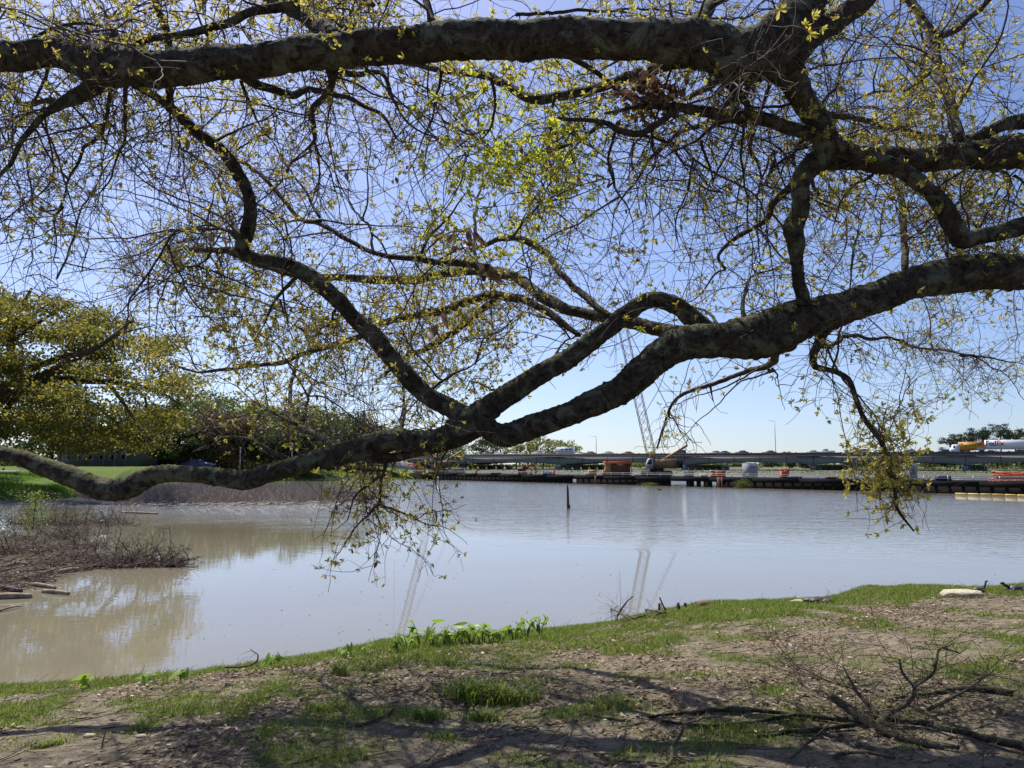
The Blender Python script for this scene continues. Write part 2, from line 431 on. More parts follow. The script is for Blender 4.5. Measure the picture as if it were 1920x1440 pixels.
PR = [(-3, -1), (0, .02), (.6, .35), (3, .7), (8, 1.2), (16, 1.9), (30, 2.2), (60, 2.35), (110, 2.4), (250, 2.4), (420, 2.4)]
sh = [water_at(*p)[:2] for p in [(-1400, 975), (-600, 962), (-200, 950), (0, 939), (110, 935), (190, 925), (300, 908), (430, 902), (560, 899), (640, 895), (720, 897), (775, 899)]] + [np.array(q) for q in ((-20, 175), (-26, 215), (-34, 270), (-36, 330), (-30, 385))]
il = [(-1, .5)] * 3 + [(-.6, 1)] * 2 + [(-.35, 1)] * 5 + [(-.2, 1), (-.6, 1)] + [(-1, .5), (-1, .3), (-1, .1), (-1, .1), (-1, .3)]
ribbon('shore', sh, il, PR, M['lawn'])
ribbon('far_shore', [(-60, 300), (-32, 262), (0, 235), (50, 222), (110, 212), (160, 200), (230, 190), (420, 185), (900, 185)], [(0, 1)] * 9,
       [(-3, -1), (0, .02), (1, .3), (10, .6), (60, .8), (900, 1.2), (2500, 1.2)], M['scrub'])
r = np.random.default_rng(15); n = 42000
x = r.uniform(-40, 420, n); y = np.interp(x, [-60, 0, 110, 200, 420], [385, 345, 318, 300, 292]) + np.abs(r.normal(size=n)) * 40
pxx = 960 + F * x / y; hh = np.where((pxx > 1270) & (pxx < 1515), .15, np.where(pxx < 1270, .7, 1.2)) * np.clip(.3 + vnoise(np.stack([x, y, y * 0], -1), .12, 6) * 1.2, .1, 1.5)
P_ = np.stack([x, y, .3 + np.abs(r.normal(size=n)) * hh], -1); SCRUB = P_
def shore_z(x, y): return 2.2
# path and lawn strip
p0 = water_at(-300, 890, 1.95)
b = MB(); q = [at(-200, 884, 72), at(30, 884.5, 74), at(38, 888, 72), at(-20, 890, 69), at(-220, 891, 67)]
q = [np.array([a[0], a[1], 2.02]) for a in q]; b.add(q, [[0, 1, 2, 3, 4]][::-1]) if False else None
b.prism([(a[0], a[1]) for a in q], (0, 0, 2.0), .16, axis=(0, 0, 1), xa=(1, 0, 0), za=(0, 1, 0))
tag(b.build('path', M['clay']), kind='structure')

# ------------------------------------------------------------------ bridge
BA = np.array([960 / F * 250, 250.0]); BB = np.array([-160 / F * 325, 325.0])
def on_line(px, A, B, off=0.0):
    s = (px - 960) / F * .997
    d = B - A; n = np.array([-d[1], d[0]]) / np.linalg.norm(d); n = n if n[1] > 0 else -n
    A2 = A + n * off
    t = (s * A2[1] - A2[0]) / (d[0] - s * d[1])
    return A2 + d * t
bd = (BB - BA) / np.linalg.norm(BB - BA); bn = np.array([-bd[1], bd[0]]); bn = bn if bn[1] > 0 else -bn
brz = math.atan2(bd[1], bd[0])
bridge = empty('highway_bridge', (*on_line(1524, BA, BB), 0), 'long grey concrete highway bridge crossing the lake with haunched girders', 'bridge')
piers_px = [2160, 1808, 1524, 1283, 1048, 850, 700, 560]
pw = [on_line(p, BA, BB) for p in piers_px]
v3 = lambda p, z: np.array([p[0], p[1], z])
ZT = 6.85
for k in range(len(pw) - 1):
    A, B = pw[k], pw[k + 1]; L = np.linalg.norm(B - A); d = (B - A) / L
    t = np.linspace(0, 1, 13)
    bot = 2.65 + 1.0 * (1 - (2 * t - 1) ** 2) ** .8
    top = 5.55
    prof = [(x * (L - .15), top) for x in (t[0], t[-1])] + [(x * (L - .15), z) for x, z in zip(t[::-1], bot[::-1])]
    for off, nm in ((.0, 'girder'), (14, 'girder'), (29, 'girder')):
        c = A + bn * off
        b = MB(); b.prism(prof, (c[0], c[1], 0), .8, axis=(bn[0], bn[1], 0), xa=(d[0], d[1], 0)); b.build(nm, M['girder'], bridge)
    # panel joints
    for j in range(1, 5):
        c = A + d * L * j / 5 - bn * .43
        b = MB(); b.box((c[0], c[1], 4.6), (.22, .1, 1.7), brz); b.build('girder_rib', M['barrier'], bridge)
A, B = pw[0], pw[-1]; L = np.linalg.norm(B - A); mid = (A + B) / 2 + bn * 14.5
MB().box((mid[0], mid[1], 5.78), (L, 32.5, .42), brz).build('deck', M['concrete'], bridge)
for off in (-1.6, 30.6):
    c = (A + B) / 2 + bn * off
    MB().box((c[0], c[1], 6.18), (L, .3, 1.34), brz).build('parapet', M['barrier'], bridge)
c = (A + B) / 2 + bn * 14.5
MB().box((c[0], c[1], 6.35), (L, .4, .7), brz).build('median_barrier', M['concrete'], bridge)
for k in range(1, len(pw) - 1):
    P = pw[k]; dr = np.array([.81, 1.0]); 
    pr = MB()
    c = P + dr * 14
    rz = math.atan2(dr[1], dr[0])
    cap = pr.box((c[0], c[1], 2.5), (32, 1.6, .36), rz).build('pier_cap', M['girder'], bridge)
    for j in range(7):
        q = P + dr * (j * 4.6)
        pf = [(-1.2, -1), (1.2, -1), (1.2, 1.2), (2.15, 2.3), (-2.15, 2.3), (-1.2, 1.2)]
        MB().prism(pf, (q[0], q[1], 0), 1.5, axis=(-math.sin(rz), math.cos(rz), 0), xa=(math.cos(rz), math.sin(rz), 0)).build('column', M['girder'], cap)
for px in range(820, 1915, 21):
    q = on_line(px, BA, BB, -1.6); MB().box((q[0], q[1], 6.93), (.35, .3, .22), brz).build('parapet_post', M['barrier'], bridge)
for px, top, lab in ((1118, 819, 'thin grey lamp post on the bridge near the orange-roofed formwork'), (1454, 790, 'tall thin lamp post on the middle of the bridge'), (872, 800, 'lamp post on the bridge before the trees at its shore end')):
    q = on_line(px, BA, BB, 14.5); z = at(px, top, q[1])[2]
    e = empty('lamp_post', (q[0], q[1], 6), lab, 'lamp post', 'lamp posts on the bridge')
    MB().tube([v3(q, 6), v3(q, z)], [.16, .1], 8).build('pole', M['railmetal'], e)
    MB().tube([v3(q, z), v3(q, z) + [-1.2, 0, .25], v3(q, z) + [-2.2, 0, .25]], [.07, .06, .1], 6).build('lamp_arm', M['railmetal'], e)

q = on_line(735, BA, BB, 0)
MB().prism([(-40, 5.6), (4, 5.6), (16, 1.2), (16, -1), (-40, -1)], (q[0], q[1], 0), 34, axis=(bn[0], bn[1], 0), xa=(-bd[0], -bd[1], 0)).build('abutment', M['concrete'], bridge)
# vehicles
def wheel(mb_parent, x, y, r, w_, name='wheel'):
    t = MB().tube([(x, y - w_ / 2, r), (x, y + w_ / 2, r)], [r, r], 14); o = t.build(name, M['black'], mb_parent)
    MB().tube([(x, y - w_ / 2 - .012, r), (x, y + w_ / 2 + .012, r)], [r * .55, r * .55], 10).build('hub', M['railmetal'], o)
def make_car(kind, paint, label, cat):
    e = empty('car', (0, 0, 0), label, cat, 'cars driving over the bridge')
    if kind == 'sedan':
        body = [(-2.3, .35), (2.3, .35), (2.3, .7), (2.05, .9), (1.2, .97), (-1.55, 1.0), (-2.25, .95), (-2.35, .6)]
        cab = [(1.25, .95), (.45, 1.42), (-.9, 1.45), (-1.75, .98)]; win = [(1.05, .98), (.42, 1.34), (-.85, 1.37), (-1.45, 1.02)]
    elif kind == 'suv':
        body = [(-2.3, .4), (2.3, .4), (2.35, .8), (2.1, 1.05), (1.2, 1.12), (-2.2, 1.15), (-2.35, .7)]
        cab = [(1.3, 1.1), (.6, 1.72), (-1.9, 1.76), (-2.25, 1.13)]; win = [(1.1, 1.13), (.55, 1.62), (-1.8, 1.66), (-2.08, 1.17)]
    else:  # pickup
        body = [(-2.7, .45), (2.6, .45), (2.65, .9), (2.4, 1.1), (1.5, 1.16), (-2.7, 1.18)]
        cab = [(1.5, 1.12), (.8, 1.75), (-.5, 1.78), (-.75, 1.15)]; win = [(1.3, 1.16), (.76, 1.66), (-.42, 1.68), (-.58, 1.2)]
    MB().prism(body, (0, 0, 0), 1.78).build('body', paint, e)
    MB().prism(cab, (0, 0, .003), 1.5).build('roof', paint, e)
    MB().prism(win, (0, 0, .003), 1.53).build('window', M['glass'], e)
    MB().box(((cab[0][0] + cab[1][0]) / 2 + .04, 0, (cab[0][1] + cab[1][1]) / 2 + .02), (.5, 1.36, .08), 0).build('windscreen', M['glass'], e) if False else None
    for x in (-1.4, 1.4):
        for y in (-.8, .8): wheel(e, x, y, .33, .2)
    for y in (-.65, .65): MB().box((2.3, y, .72), (.08, .3, .14)).build('headlight', M['white'], e)
    return e
ZD = 6.3
protos = {}
cars = [(915, 'sedan', 'greycar', 'dark grey sedan on the bridge behind a yellow leaf tuft near the forked limb'),
        (931, 'sedan', 'white', 'white sedan on the bridge, just left of the two white suvs'),
        (963, 'suv', 'white', 'white boxy suv on the bridge under the thick limb, left one of the pair'),
        (1008, 'suv', 'white', 'white suv on the bridge under the thick limb, right one of the pair'),
        (1032, 'sedan', 'greycar', 'dark sedan on the bridge right behind the white motorhome'),
        (1087, 'sedan', 'white', 'white sedan on the bridge just right of the white motorhome'),
        (1106, 'sedan', 'greycar', 'dark grey sedan on the bridge just left of the slim lamp post'),
        (1140, 'sedan', 'silver', 'silver sedan on the bridge above the orange-roofed formwork box'),
        (1177, 'sedan', 'redcar', 'dark red sedan on the bridge left of the crane boom'),
        (1274, 'suv', 'greycar', 'dark sport utility vehicle on the bridge just right of the crane boom'),
        (1341, 'sedan', 'silver', 'silver sedan on the bridge, rear one of two bumper to bumper'),
        (1357, 'sedan', 'greycar', 'dark grey sedan on the bridge bumper to bumper with a silver one'),
        (1391, 'sedan', 'greycar', 'dark grey sedan on the bridge over the grey pier block with a scaffold'),
        (1443, 'sedan', 'greycar', 'dark low sedan on the bridge just left of the tall lamp post'),
        (1523, 'sedan', 'silver', 'silver sedan on the bridge first right of the tall lamp post'),
        (1549, 'pickup', 'white', 'white pickup truck on the bridge behind hanging leaf sprays'),
        (1613, 'suv', 'silver', 'silver sport utility vehicle on the bridge left of the drooping branch'),
        (1643, 'sedan', 'white', 'white sedan on the bridge touching the drooping branch in view'),
        (1702, 'sedan', 'silver', 'silver sedan on the bridge above the white and grey pier'),
        (1735, 'sedan', 'greycar', 'grey sedan on the bridge between a silver and a blue car'),
        (1770, 'sedan', 'bluecar', 'dark blue sedan on the bridge ahead of the orange trailer')]
for k, (px, kind, pt, lab) in enumerate(cars):
    q = on_line(px, BA, BB, 1.2 + (k * 37 % 3) * 3.2)
    key = kind + pt
    if key not in protos:
        protos[key] = e = make_car(kind, M[pt], lab, {'sedan': 'car', 'suv': 'suv', 'pickup': 'pickup'}[kind])
        e.location = (q[0], q[1], ZD); e.rotation_euler = (0, 0, brz)
    else: copy_tree(protos[key], (q[0], q[1], ZD), brz, 1, lab)
# motorhome
q = on_line(1060, BA, BB, 1.5)
e = empty('motorhome', (0, 0, 0), 'white motorhome with a dark stripe of windows on the bridge', 'motorhome')
MB().prism([(-3.4, .6), (3.0, .6), (3.4, 1.0), (3.2, 2.0), (3.5, 2.3), (3.3, 3.0), (-3.4, 3.05)], (0, 0, 0), 2.3).build('body', M['white'], e)
for x in (-2.3, -.8, 1.0): MB().box((x, 0, 2.15), (1.1, 2.34, .5)).build('window', M['glass'], e)
for x in (-1.9, 2.3): wheel(e, x, 0, .42, 2.2)
MB().box((0, 0, 1.45), (6.5, 2.33, .14)).build('stripe', M['bluecar'], e)
e.location = (q[0], q[1], ZD); e.rotation_euler = (0, 0, brz)
# lorry with two trailers
q = on_line(1822, BA, BB, 1.6); xr = -1
def lorry_frame(px0, px1):
    a = on_line(px0, BA, BB, 1.6); c = on_line(px1, BA, BB, 1.6); return (a + c) / 2, np.linalg.norm(a - c)
fw = np.array([-bd[0], -bd[1], 0])      # towards the right in view
def face_text(txt, mat_, parent, c, size, name='lettering', sx=1.0):
    cu = bpy.data.curves.new(name, 'FONT'); cu.body = txt; cu.size = size; cu.extrude = .02; cu.offset = .02 * size; cu.resolution_u = 4
    cu.space_character = .86
    to = bpy.data.objects.new(name, cu); COL.objects.link(to); bpy.context.view_layer.update()
    me = bpy.data.meshes.new_from_object(to); bpy.data.objects.remove(to)
    me.materials.clear(); me.materials.append(mat_)
    o = bpy.data.objects.new(name, me); COL.objects.link(o); o.parent = parent
    o.rotation_euler = (math.pi / 2, 0, math.atan2(fw[1], fw[0])); o.scale = (sx, 1, 1)
    o.location = Vector(c) - Vector(parent['_w']); return o
tr = empty('lorry', (*lorry_frame(1798, 1846)[0], ZD), 'orange and white lorry pulling two box trailers over the bridge', 'lorry')
c, L = lorry_frame(1798, 1845)
body = MB().box((c[0], c[1], ZD + 2.35), (L, 2.5, 2.65), brz).build('orange_trailer', M['trailerorange'], tr)
nf = np.array([-bn[0], -bn[1]])
def side(px, z, off=1.6 - 1.28): 
    p = on_line(px, BA, BB, off); return v3(p, z)
MB().box(side(1820, ZD + 2.5, .33), (L * .72, .03, 1.3), brz).build('mustard_panel', M['mustard'], body)
# looped script in dark outline: an unreadable flourish
st = []
for t in np.linspace(0, 1, 46):
    px = 1807 + 26 * t + 1.3 * math.sin(t * 40); z = ZD + 2.45 + .33 * math.cos(t * 40) + .25 * t
    st.append(side(px, z, .28))
MB().tube(st, .055, 4).build('script_flourish', M['ink'], body)
MB().tube([side(1834, ZD + 2.7, .28), side(1838, ZD + 3.0, .28), side(1842, ZD + 3.3, .28)], [.05, .3, .06], 6).build('swoosh', M['ink'], body)
MB().box(side(1838, ZD + 1.5, .32), (2.2, .03, .9), brz).build('pale_panel', M['cream'], body)
c2, L2 = lorry_frame(1847.5, 1965)
b2 = MB().box((c2[0], c2[1], ZD + 2.75), (L2, 2.5, 2.95), brz).build('white_trailer', M['white'], tr)
p = side(1848.5, ZD + 2.45, .3); face_text('Fed', M['purple'], tr, p, 2.25)
p = side(1868.8, ZD + 2.45, .3); face_text('Ex', M['redprint'], tr, p, 2.25)
c3 = on_line(1790, BA, BB, 1.6)
MB().prism([(-1.3, .5), (1.2, .5), (1.35, 1.4), (.9, 1.6), (.6, 2.9), (-1.3, 3.1)], (c3[0], c3[1], ZD), 2.4, axis=(bn[0], bn[1], 0), xa=(bd[0], bd[1], 0)).build('cab', M['white'], tr)
MB().prism([(.1, 1.75), (.72, 1.75), (.5, 2.6), (.1, 2.6)], (c3[0], c3[1], ZD), 2.44, axis=(bn[0], bn[1], 0), xa=(bd[0], bd[1], 0)).build('cab_window', M['glass'], tr)
for px in (1788, 1793, 1802, 1806, 1838, 1842, 1855, 1860, 1950, 1955):
    p = on_line(px, BA, BB, 1.6)
    MB().tube([v3(p - bn * 1.15, ZD + .5), v3(p + bn * 1.15, ZD + .5)], [.5, .5], 12).build('wheel', M['black'], tr)

# ------------------------------------------------------------------ causeway
CA = np.array([960 / F * 69, 69.0]); CB = np.array([-140 / F * 144, 144.0])
cd = (CB - CA) / np.linalg.norm(CB - CA); cn = np.array([-cd[1], cd[0]]); cn = cn if cn[1] > 0 else -cn
crz = math.atan2(cd[1], cd[0]); ZC = 1.1
cw = empty('trestle_causeway', (*on_line(1400, CA, CB), 0), 'long low dark timber and steel work trestle standing in the lake', 'trestle')
A, B = on_line(2300, CA, CB), on_line(768, CA, CB); L = np.linalg.norm(B - A); d = (B - A) / L
c = (A + B) / 2 + cn * 4.5
MB().box((c[0], c[1], ZC - .16), (L, 9, .3), crz).build('deck', M['darksteel'], cw)
open_px = [(1256, 1286), (1299, 1305), (1312, 1318), (1333, 1342), (1631, 1636), (818, 824), (1073, 1081)]
def t_of(px): return float(np.dot(on_line(px, CA, CB) - A, d))
cuts = sorted([(t_of(b_), t_of(a_)) if t_of(b_) < t_of(a_) else (t_of(a_), t_of(b_)) for a_, b_ in open_px])
pos = 0.0; segs = []
for a_, b_ in cuts: segs.append((pos, a_)); pos = b_
segs.append((pos, L))
for a_, b_ in segs:
    q = A + d * (a_ + b_) / 2; MB().box((q[0], q[1], .1), (b_ - a_, .16, 1.5), crz).build('sheet_wall', M['darksteel'], cw)
    x = a_ + .4
    while x < b_ - .3:
        q = A + d * x - cn * .1
        MB().box((q[0], q[1], .05), (.28, .12, 1.4), crz).build('sheet_pile', M['darksteel'], cw)
        x += 1.2
for k in range(int(L / 6)):
    q = A + d * (k * 6 + 2); 
    MB().box((q[0] - cn[0] * .15, q[1] - cn[1] * .15, ZC - .22), (5.97, .24, .5), crz).build('kerb_beam', M['darksteel'], cw)
rail = MB(); 
for z in (ZC + .48, ZC + .28):
    q = (A + B) / 2 + cn * .1; MB().box((q[0], q[1], z), (L, .06, .05), crz).build('rail', M['railmetal'], cw)
k = 0.0
while k < L:
    q = A + d * k + cn * .1; MB().box((q[0], q[1], ZC + .25), (.07, .07, .52), crz).build('rail_post', M['railmetal'], cw); k += 2.2
for px in (1347, 1345, 1636, 1641, 1116, 1352):
    q = on_line(px, CA, CB, -.5)
    e = MB().tube([v3(q, -1), v3(q, ZC + .1)], [.13, .13], 10).build('steel_pile', M['rust'], cw)
# containment boom
bm_ = MB(); e = empty('containment_boom', (*on_line(1850, CA, CB, -1.2), 0), 'string of pale yellow floats on the water along the trestle', 'floating boom')
px = 1786
while px < 2200:
    a_, b_ = on_line(px, CA, CB, -1.5), on_line(px + 22, CA, CB, -1.5 - .3 * math.sin(px * .05))
    MB().tube([v3(a_, .03), v3(a_ * .96 + b_ * .04, .04), v3(a_ * .06 + b_ * .94, .04), v3(b_, .03)], [.03, .08, .08, .03], 8).build('float', M['boom'], e, True); px += 23

# equipment on the trestle
def on_deck(px, off): return v3(on_line(px, CA, CB, off), ZC)
def crawler_crane(px, off, tip_px, tip_py, lab, mast=True, flip=1, cabcol='silver'):
    base = on_deck(px, off); e = empty('crawler_crane', base, lab, 'crane', 'crawler cranes on the trestle')
    bx, by, bz = base
    for s in (-1, 1):
        t = MB().prism([(-1.9, .25), (-1.7, 0), (1.7, 0), (1.9, .25), (1.9, .55), (1.7, .75), (-1.7, .75), (-1.9, .55)], (bx, by + s * 1.3, bz), .5).build('track', M['black'], e)
        for x in (-1.5, -.75, 0, .75, 1.5): MB().tube([(bx + x, by + s * 1.3 - .28, bz + .37), (bx + x, by + s * 1.3 + .28, bz + .37)], [.22, .22], 10).build('roller', M['darksteel'], t)
    MB().box((bx, by, bz + .9), (1.6, 2.2, .35)).build('turntable', M['darksteel'], e)
    MB().prism([(-.6, 1.05), (3.0, 1.05), (3.0, 2.1), (2.6, 2.35), (-.2, 2.3), (-.6, 1.9)], (bx, by + .3, bz), 1.9).build('engine_house', M['tan'], e)
    MB().box((bx + 3.1, by + .3, bz + 1.6), (.6, 2.3, 1.0)).build('counterweight', M['darksteel'], e)
    cb = MB().prism([(-1.5, 1.0), (-.65, 1.0), (-.65, 2.4), (-1.2, 2.4), (-1.5, 1.7)], (bx, by - .75, bz), .9).build('cab', M[cabcol], e)
    MB().prism([(-1.46, 1.6), (-.8, 1.6), (-.8, 2.25), (-1.18, 2.25)], (bx, by - .75, bz), .93).build('cab_window', M['glass'], cb)
    foot = np.array([bx - .3, by, bz + 1.1]); tip = at(tip_px, tip_py, by + 1.5)
    ax = tip - foot; Lb = np.linalg.norm(ax); ax /= Lb
    sxv = np.cross(ax, [0, 1, 0]); sxv /= np.linalg.norm(sxv); syv = np.cross(sxv, ax)
    w0 = .55
    def wd(t): return w0 * min(1, .25 + t * 9, .3 + (1 - t) * 10)
    n = int(Lb / 1.15); bo = MB()
    ts = np.linspace(0, 1, n + 1)
    cor = lambda t, i: foot + ax * Lb * t + (sxv * (1 if i in (0, 3) else -1) + syv * (1 if i < 2 else -1)) * wd(t)
    for i in range(4): bo.tube([cor(t, i) for t in ts], .04, 5)
    for j in range(n):
        for i in range(4):
            bo.tube([cor(ts[j], i), cor(ts[j + 1], (i + 1) % 4)], .02, 4, False)
            bo.tube([cor(ts[j], (i + 1) % 4), cor(ts[j + 1], i)], .02, 4, False)
    bo.build('lattice_boom', M['rust'], e)
    MB().tube([foot, foot + ax * 2.3], [.3, .34], 4).build('boom_foot', M['tan'], e)
    MB().tube([tip + [-.0, -.25, 0], tip + [0, .25, 0]], [.4, .4], 12).build('sheave', M['black'], e)
    mt = np.array([bx + 4.3 * flip, by + .2, bz + 4.2])
    MB().tube([(bx + .6, by + .2, bz + 1.9), mt], [.26, .16], 4).build('mast', M['tan'], e)
    for s in (-.2, .2): MB().tube([mt + [0, s, 0], tip + [0, s, 0]], .025, 4).build('pendant_cable', M['darksteel'], e)
    MB().tube([tip - [.35, 0, 0], [tip[0] - .35, tip[1], tip[2] - Lb * .55]], .02, 4).build('hoist_cable', M['darksteel'], e)
    return e
crawler_crane(1230, 4.6, 1160, 584, 'tan crawler crane with pale grey cab and lattice boom rising behind the hanging twigs')
crawler_crane(824, 4.6, 750, 579, 'crawler crane near the shore end of the trestle, boom behind the fork of limbs')
# formwork box with orange top
def formwork():
    p = on_deck(1157, 4); e = empty('formwork_box', p, 'brown formwork box with a bright orange railed roof standing on the trestle', 'formwork')
    MB().box((p[0] + .35, p[1], p[2] + .85), (2.7, 2, 1.7)).build('shaded_face', M['rust'], e)
    MB().box((p[0] - 1.35, p[1] - .05, p[2] + .85), (.7, 2.1, 1.7)).build('sunlit_side', M['yellowbrown'], e)  # left end painted lighter for the sun, front kept dark for shade
    MB().box((p[0], p[1], p[2] + 1.85), (3.7, 2.5, .28)).build('roof', M['orange'], e)
    for k in range(8): MB().box((p[0] - 1.75 + k * .5, p[1] - 1.2, p[2] + 2.15), (.06, .06, .34)).build('roof_post', M['orange'], e)
    MB().box((p[0], p[1] - 1.2, p[2] + 2.32), (3.6, .05, .06)).build('roof_rail', M['orange'], e)
    for x in (-1.8, 1.85): MB().box((p[0] + x, p[1] - 1.1, p[2] + .85), (.1, .1, 1.72)).build('corner_post', M['orange'], e)
formwork()
def crate(px, off, w_, h_, dp, m_, lab, name='crate', cat='crate', slat=None, ribs=4, roof=None):
    p = on_deck(px, off); e = empty(name, p, lab, cat)
    MB().box((p[0], p[1], p[2] + h_ / 2), (w_, dp, h_), 0, .97).build('body', m_, e)
    for k in range(ribs): MB().box((p[0] - w_ / 2 + (k + .5) * w_ / ribs, p[1] - dp / 2 - .02, p[2] + h_ * .5), (.06, .06, h_ * .86)).build('rib', slat or m_, e)
    if roof: MB().box((p[0], p[1], p[2] + h_ + .05), (w_ * 1.06, dp * 1.06, .1)).build('roof', roof, e)
    return e
crate(1345, 3, 1.6, .75, 1.2, M['orange'], 'small orange skip on the trestle beside the dark pier columns', 'skip', 'skip', M['rust'], 3, M['cream'])
crate(1469, 3, .85, .95, .8, M['orange'], 'upright orange portable toilet on the trestle between two piers', 'portable_toilet', 'toilet', M['orange'], 3, M['orange'])
crate(1110, 4, 1.2, .8, 1, M['mustard'], 'yellow slatted crate left of the orange-roofed formwork', 'crate', 'crate', M['ink'], 4)
crate(857, 3, 2.9, 1.0, 2, M['cream'], 'cream site cabin on the shore end of the trestle', 'site_cabin', 'cabin', M['wall'], 6, M['wall'])
crate(1026, 3, 1.4, .45, 1, M['blue'], 'low blue tarp-covered stack on the trestle', 'covered_stack', 'stack', M['blue'], 3)
crate(1487, 3, 1.5, .3, 1, M['greycar'], 'low grey pallet beside the orange portable toilet', 'pallet', 'pallet', M['railmetal'], 5)
def barrel(px, off, lab):
    p = on_deck(px, off); e = empty('traffic_drum', p, lab, 'traffic drum', 'orange drums on the trestle')
    MB().tube([p, p + [0, 0, .3], p + [0, 0, .34], p + [0, 0, .75]], [.26, .25, .23, .2], 10).build('drum', M['orange'], e)
    MB().tube([p + [0, 0, .42], p + [0, 0, .52]], [.235, .225], 10).build('reflective_band', M['white'], e)
barrel(1038, 2, 'orange traffic drum beside the blue covered stack')
barrel(995, 2, 'orange traffic drum right of the small red excavator')
barrel(893, 2, 'orange traffic drum near the cream site cabin')
barrel(1131, 2, 'orange traffic drum between the yellow slatted crate and the formwork')
crate(1196, 2, .9, .35, .8, M['cream'], 'pale low box on the trestle right of the formwork', 'tool_box', 'box', M['wall'], 2)
crate(1290, 3, 1.1, .5, .9, M['silver'], 'silver generator box on the trestle before the dark columns', 'generator', 'generator', M['black'], 3, M['greycar'])
crate(1318, 3, .8, .35, .8, M['cream'], 'small pale box just left of the orange skip', 'tool_box', 'box', M['wall'], 2)
crate(1100, 2, .6, .4, .5, M['white'], 'small white box left of the yellow slatted crate', 'tool_box', 'box', M['railmetal'], 2)
crate(810, 2, 1.3, .4, .8, M['redcar'], 'low red box beside the orange excavator', 'tool_box', 'box', M['white'], 2)
crate(930, 3, 1.8, .3, 1, M['rust'], 'low stack of brown timber on the trestle left of the red excavator', 'timber_stack', 'stack', M['tan'], 5)
crate(1560, 3, 1.6, .3, 1, M['rust'], 'low stack of brown timber on the trestle under the hanging leaves', 'timber_stack', 'stack', M['tan'], 5)
crate(1765, 3, 1.2, .5, .8, M['bluecar'], 'dark blue box on the trestle right of the white pier', 'tool_box', 'box', M['black'], 3)
def excavator(px, off, col_, lab, flip=1, s=1.0):
    p = on_deck(px, off); e = empty('excavator', p, lab, 'excavator'); f = lambda L_: [(a * s * flip, b_ * s) for a, b_ in L_]
    for sd_ in (-.5, .5): MB().prism(f([(-.8, .15), (-.65, 0), (.65, 0), (.8, .15), (.8, .3), (.65, .42), (-.65, .42), (-.8, .3)]), (p[0], p[1] + sd_ * s, p[2]), .3 * s).build('track', M['black'], e)
    MB().prism(f([(-.8, .5), (.5, .5), (.5, .95), (-.5, 1.0), (-.8, .85)]), (p[0], p[1], p[2]), 1.1 * s).build('engine_house', col_, e)
    c_ = MB().prism(f([(0, .95), (.6, .95), (.5, 1.5), (.1, 1.5)]), (p[0], p[1] - .2, p[2]), .6 * s).build('cab', col_, e)
    MB().prism(f([(.08, 1.02), (.52, 1.02), (.45, 1.42), (.14, 1.42)]), (p[0], p[1] - .2, p[2]), .63 * s).build('cab_window', M['glass'], c_)
    MB().tube([np.array([p[0] + a * s * flip, p[1] + .25, p[2] + b_ * s]) for a, b_ in ((.5, .8), (1.2, 1.6), (1.9, 1.5))], [.14 * s, .16 * s, .1 * s], 6).build('boom_arm', col_, e)
    MB().tube([np.array([p[0] + a * s * flip, p[1] + .25, p[2] + b_ * s]) for a, b_ in ((1.85, 1.55), (2.2, .6))], [.1 * s, .08 * s], 6).build('dipper', col_, e)
    MB().prism(f([(2.0, .6), (2.4, .55), (2.35, .2), (2.1, .1), (1.9, .3)]), (p[0], p[1] + .25, p[2]), .5 * s).build('bucket', M['rust'], e)
excavator(980, 4, M['redcar'], 'small red excavator on the trestle left of the blue covered stack')
excavator(786, 4, M['orange'], 'orange excavator at the shore end of the trestle', -1, 1.1)
# orange lattice sections at the right end
p = on_deck(1890, 3.2); e = empty('lattice_section_stack', p, 'stack of bright orange steel lattice sections lying on the trestle', 'steel stack')
for k, (dz, dx, ln) in enumerate([(.0, 0, 3.6), (.3, .2, 3.2), (.55, -.3, 2.2), (.0, 3.6, 3.2)]):
    t = MB(); n = int(ln / .3)
    for yy in (-.25, .25):
        for zz in (.05, .28): t.tube([(p[0] + dx - ln / 2, p[1] + yy, p[2] + dz + zz), (p[0] + dx + ln / 2, p[1] + yy, p[2] + dz + zz)], .035, 5)
        for j in range(n):
            x0 = p[0] + dx - ln / 2 + j * ln / n
            t.tube([(x0, p[1] + yy, p[2] + dz + (.05 if j % 2 else .28)), (x0 + ln / n, p[1] + yy, p[2] + dz + (.28 if j % 2 else .05))], .028, 4)
    t.build('lattice_section', M['orange'], e)
t = MB().tube([(p[0] - 1.6, p[1], p[2] + .9), (p[0] + .5, p[1], p[2] + .65), (p[0] + 2.4, p[1], p[2] + .8)], .1, 6).build('cross_beam', M['orange'], e)
# new pier blocks beyond the trestle
def pier_block(px, Yd, w_, top, lab, sun_side=False):
    c_ = at(px, 880, Yd); zt = at(px, top, Yd)[2]; e = empty('pier_block', (c_[0], c_[1], 0), lab, 'pier')
    MB().box((c_[0], c_[1], zt / 2 - .3), (w_, w_, zt + .6), .55).build('shaft', M['girder'], e)
    MB().box((c_[0], c_[1], zt + .05), (w_ * .8, w_ * .8, .12), .55).build('pier_top', M['concrete'], e)
    for k in range(4): MB().tube([(c_[0] - w_ * .3 + k * .3, c_[1], zt), (c_[0] - w_ * .3 + k * .3, c_[1], zt + .35 + .25 * (k == 1))], .05, 5).build('rebar', M['railmetal'], e)
    if sun_side:
        for k in range(2): MB().box((c_[0] - w_ * .62 + k * .5, c_[1] - w_ * .55, zt * .5), (.35, .2, zt)).build('sunlit_panel', M['white'], e)  # white slabs paint the sun on the shaft's left side
    else:
        MB().box((c_[0] + w_ * .5, c_[1] - w_ * .7, zt * .68), (w_ * 1.0, .3, .12)).build('scaffold_plank', M['ink'], e)
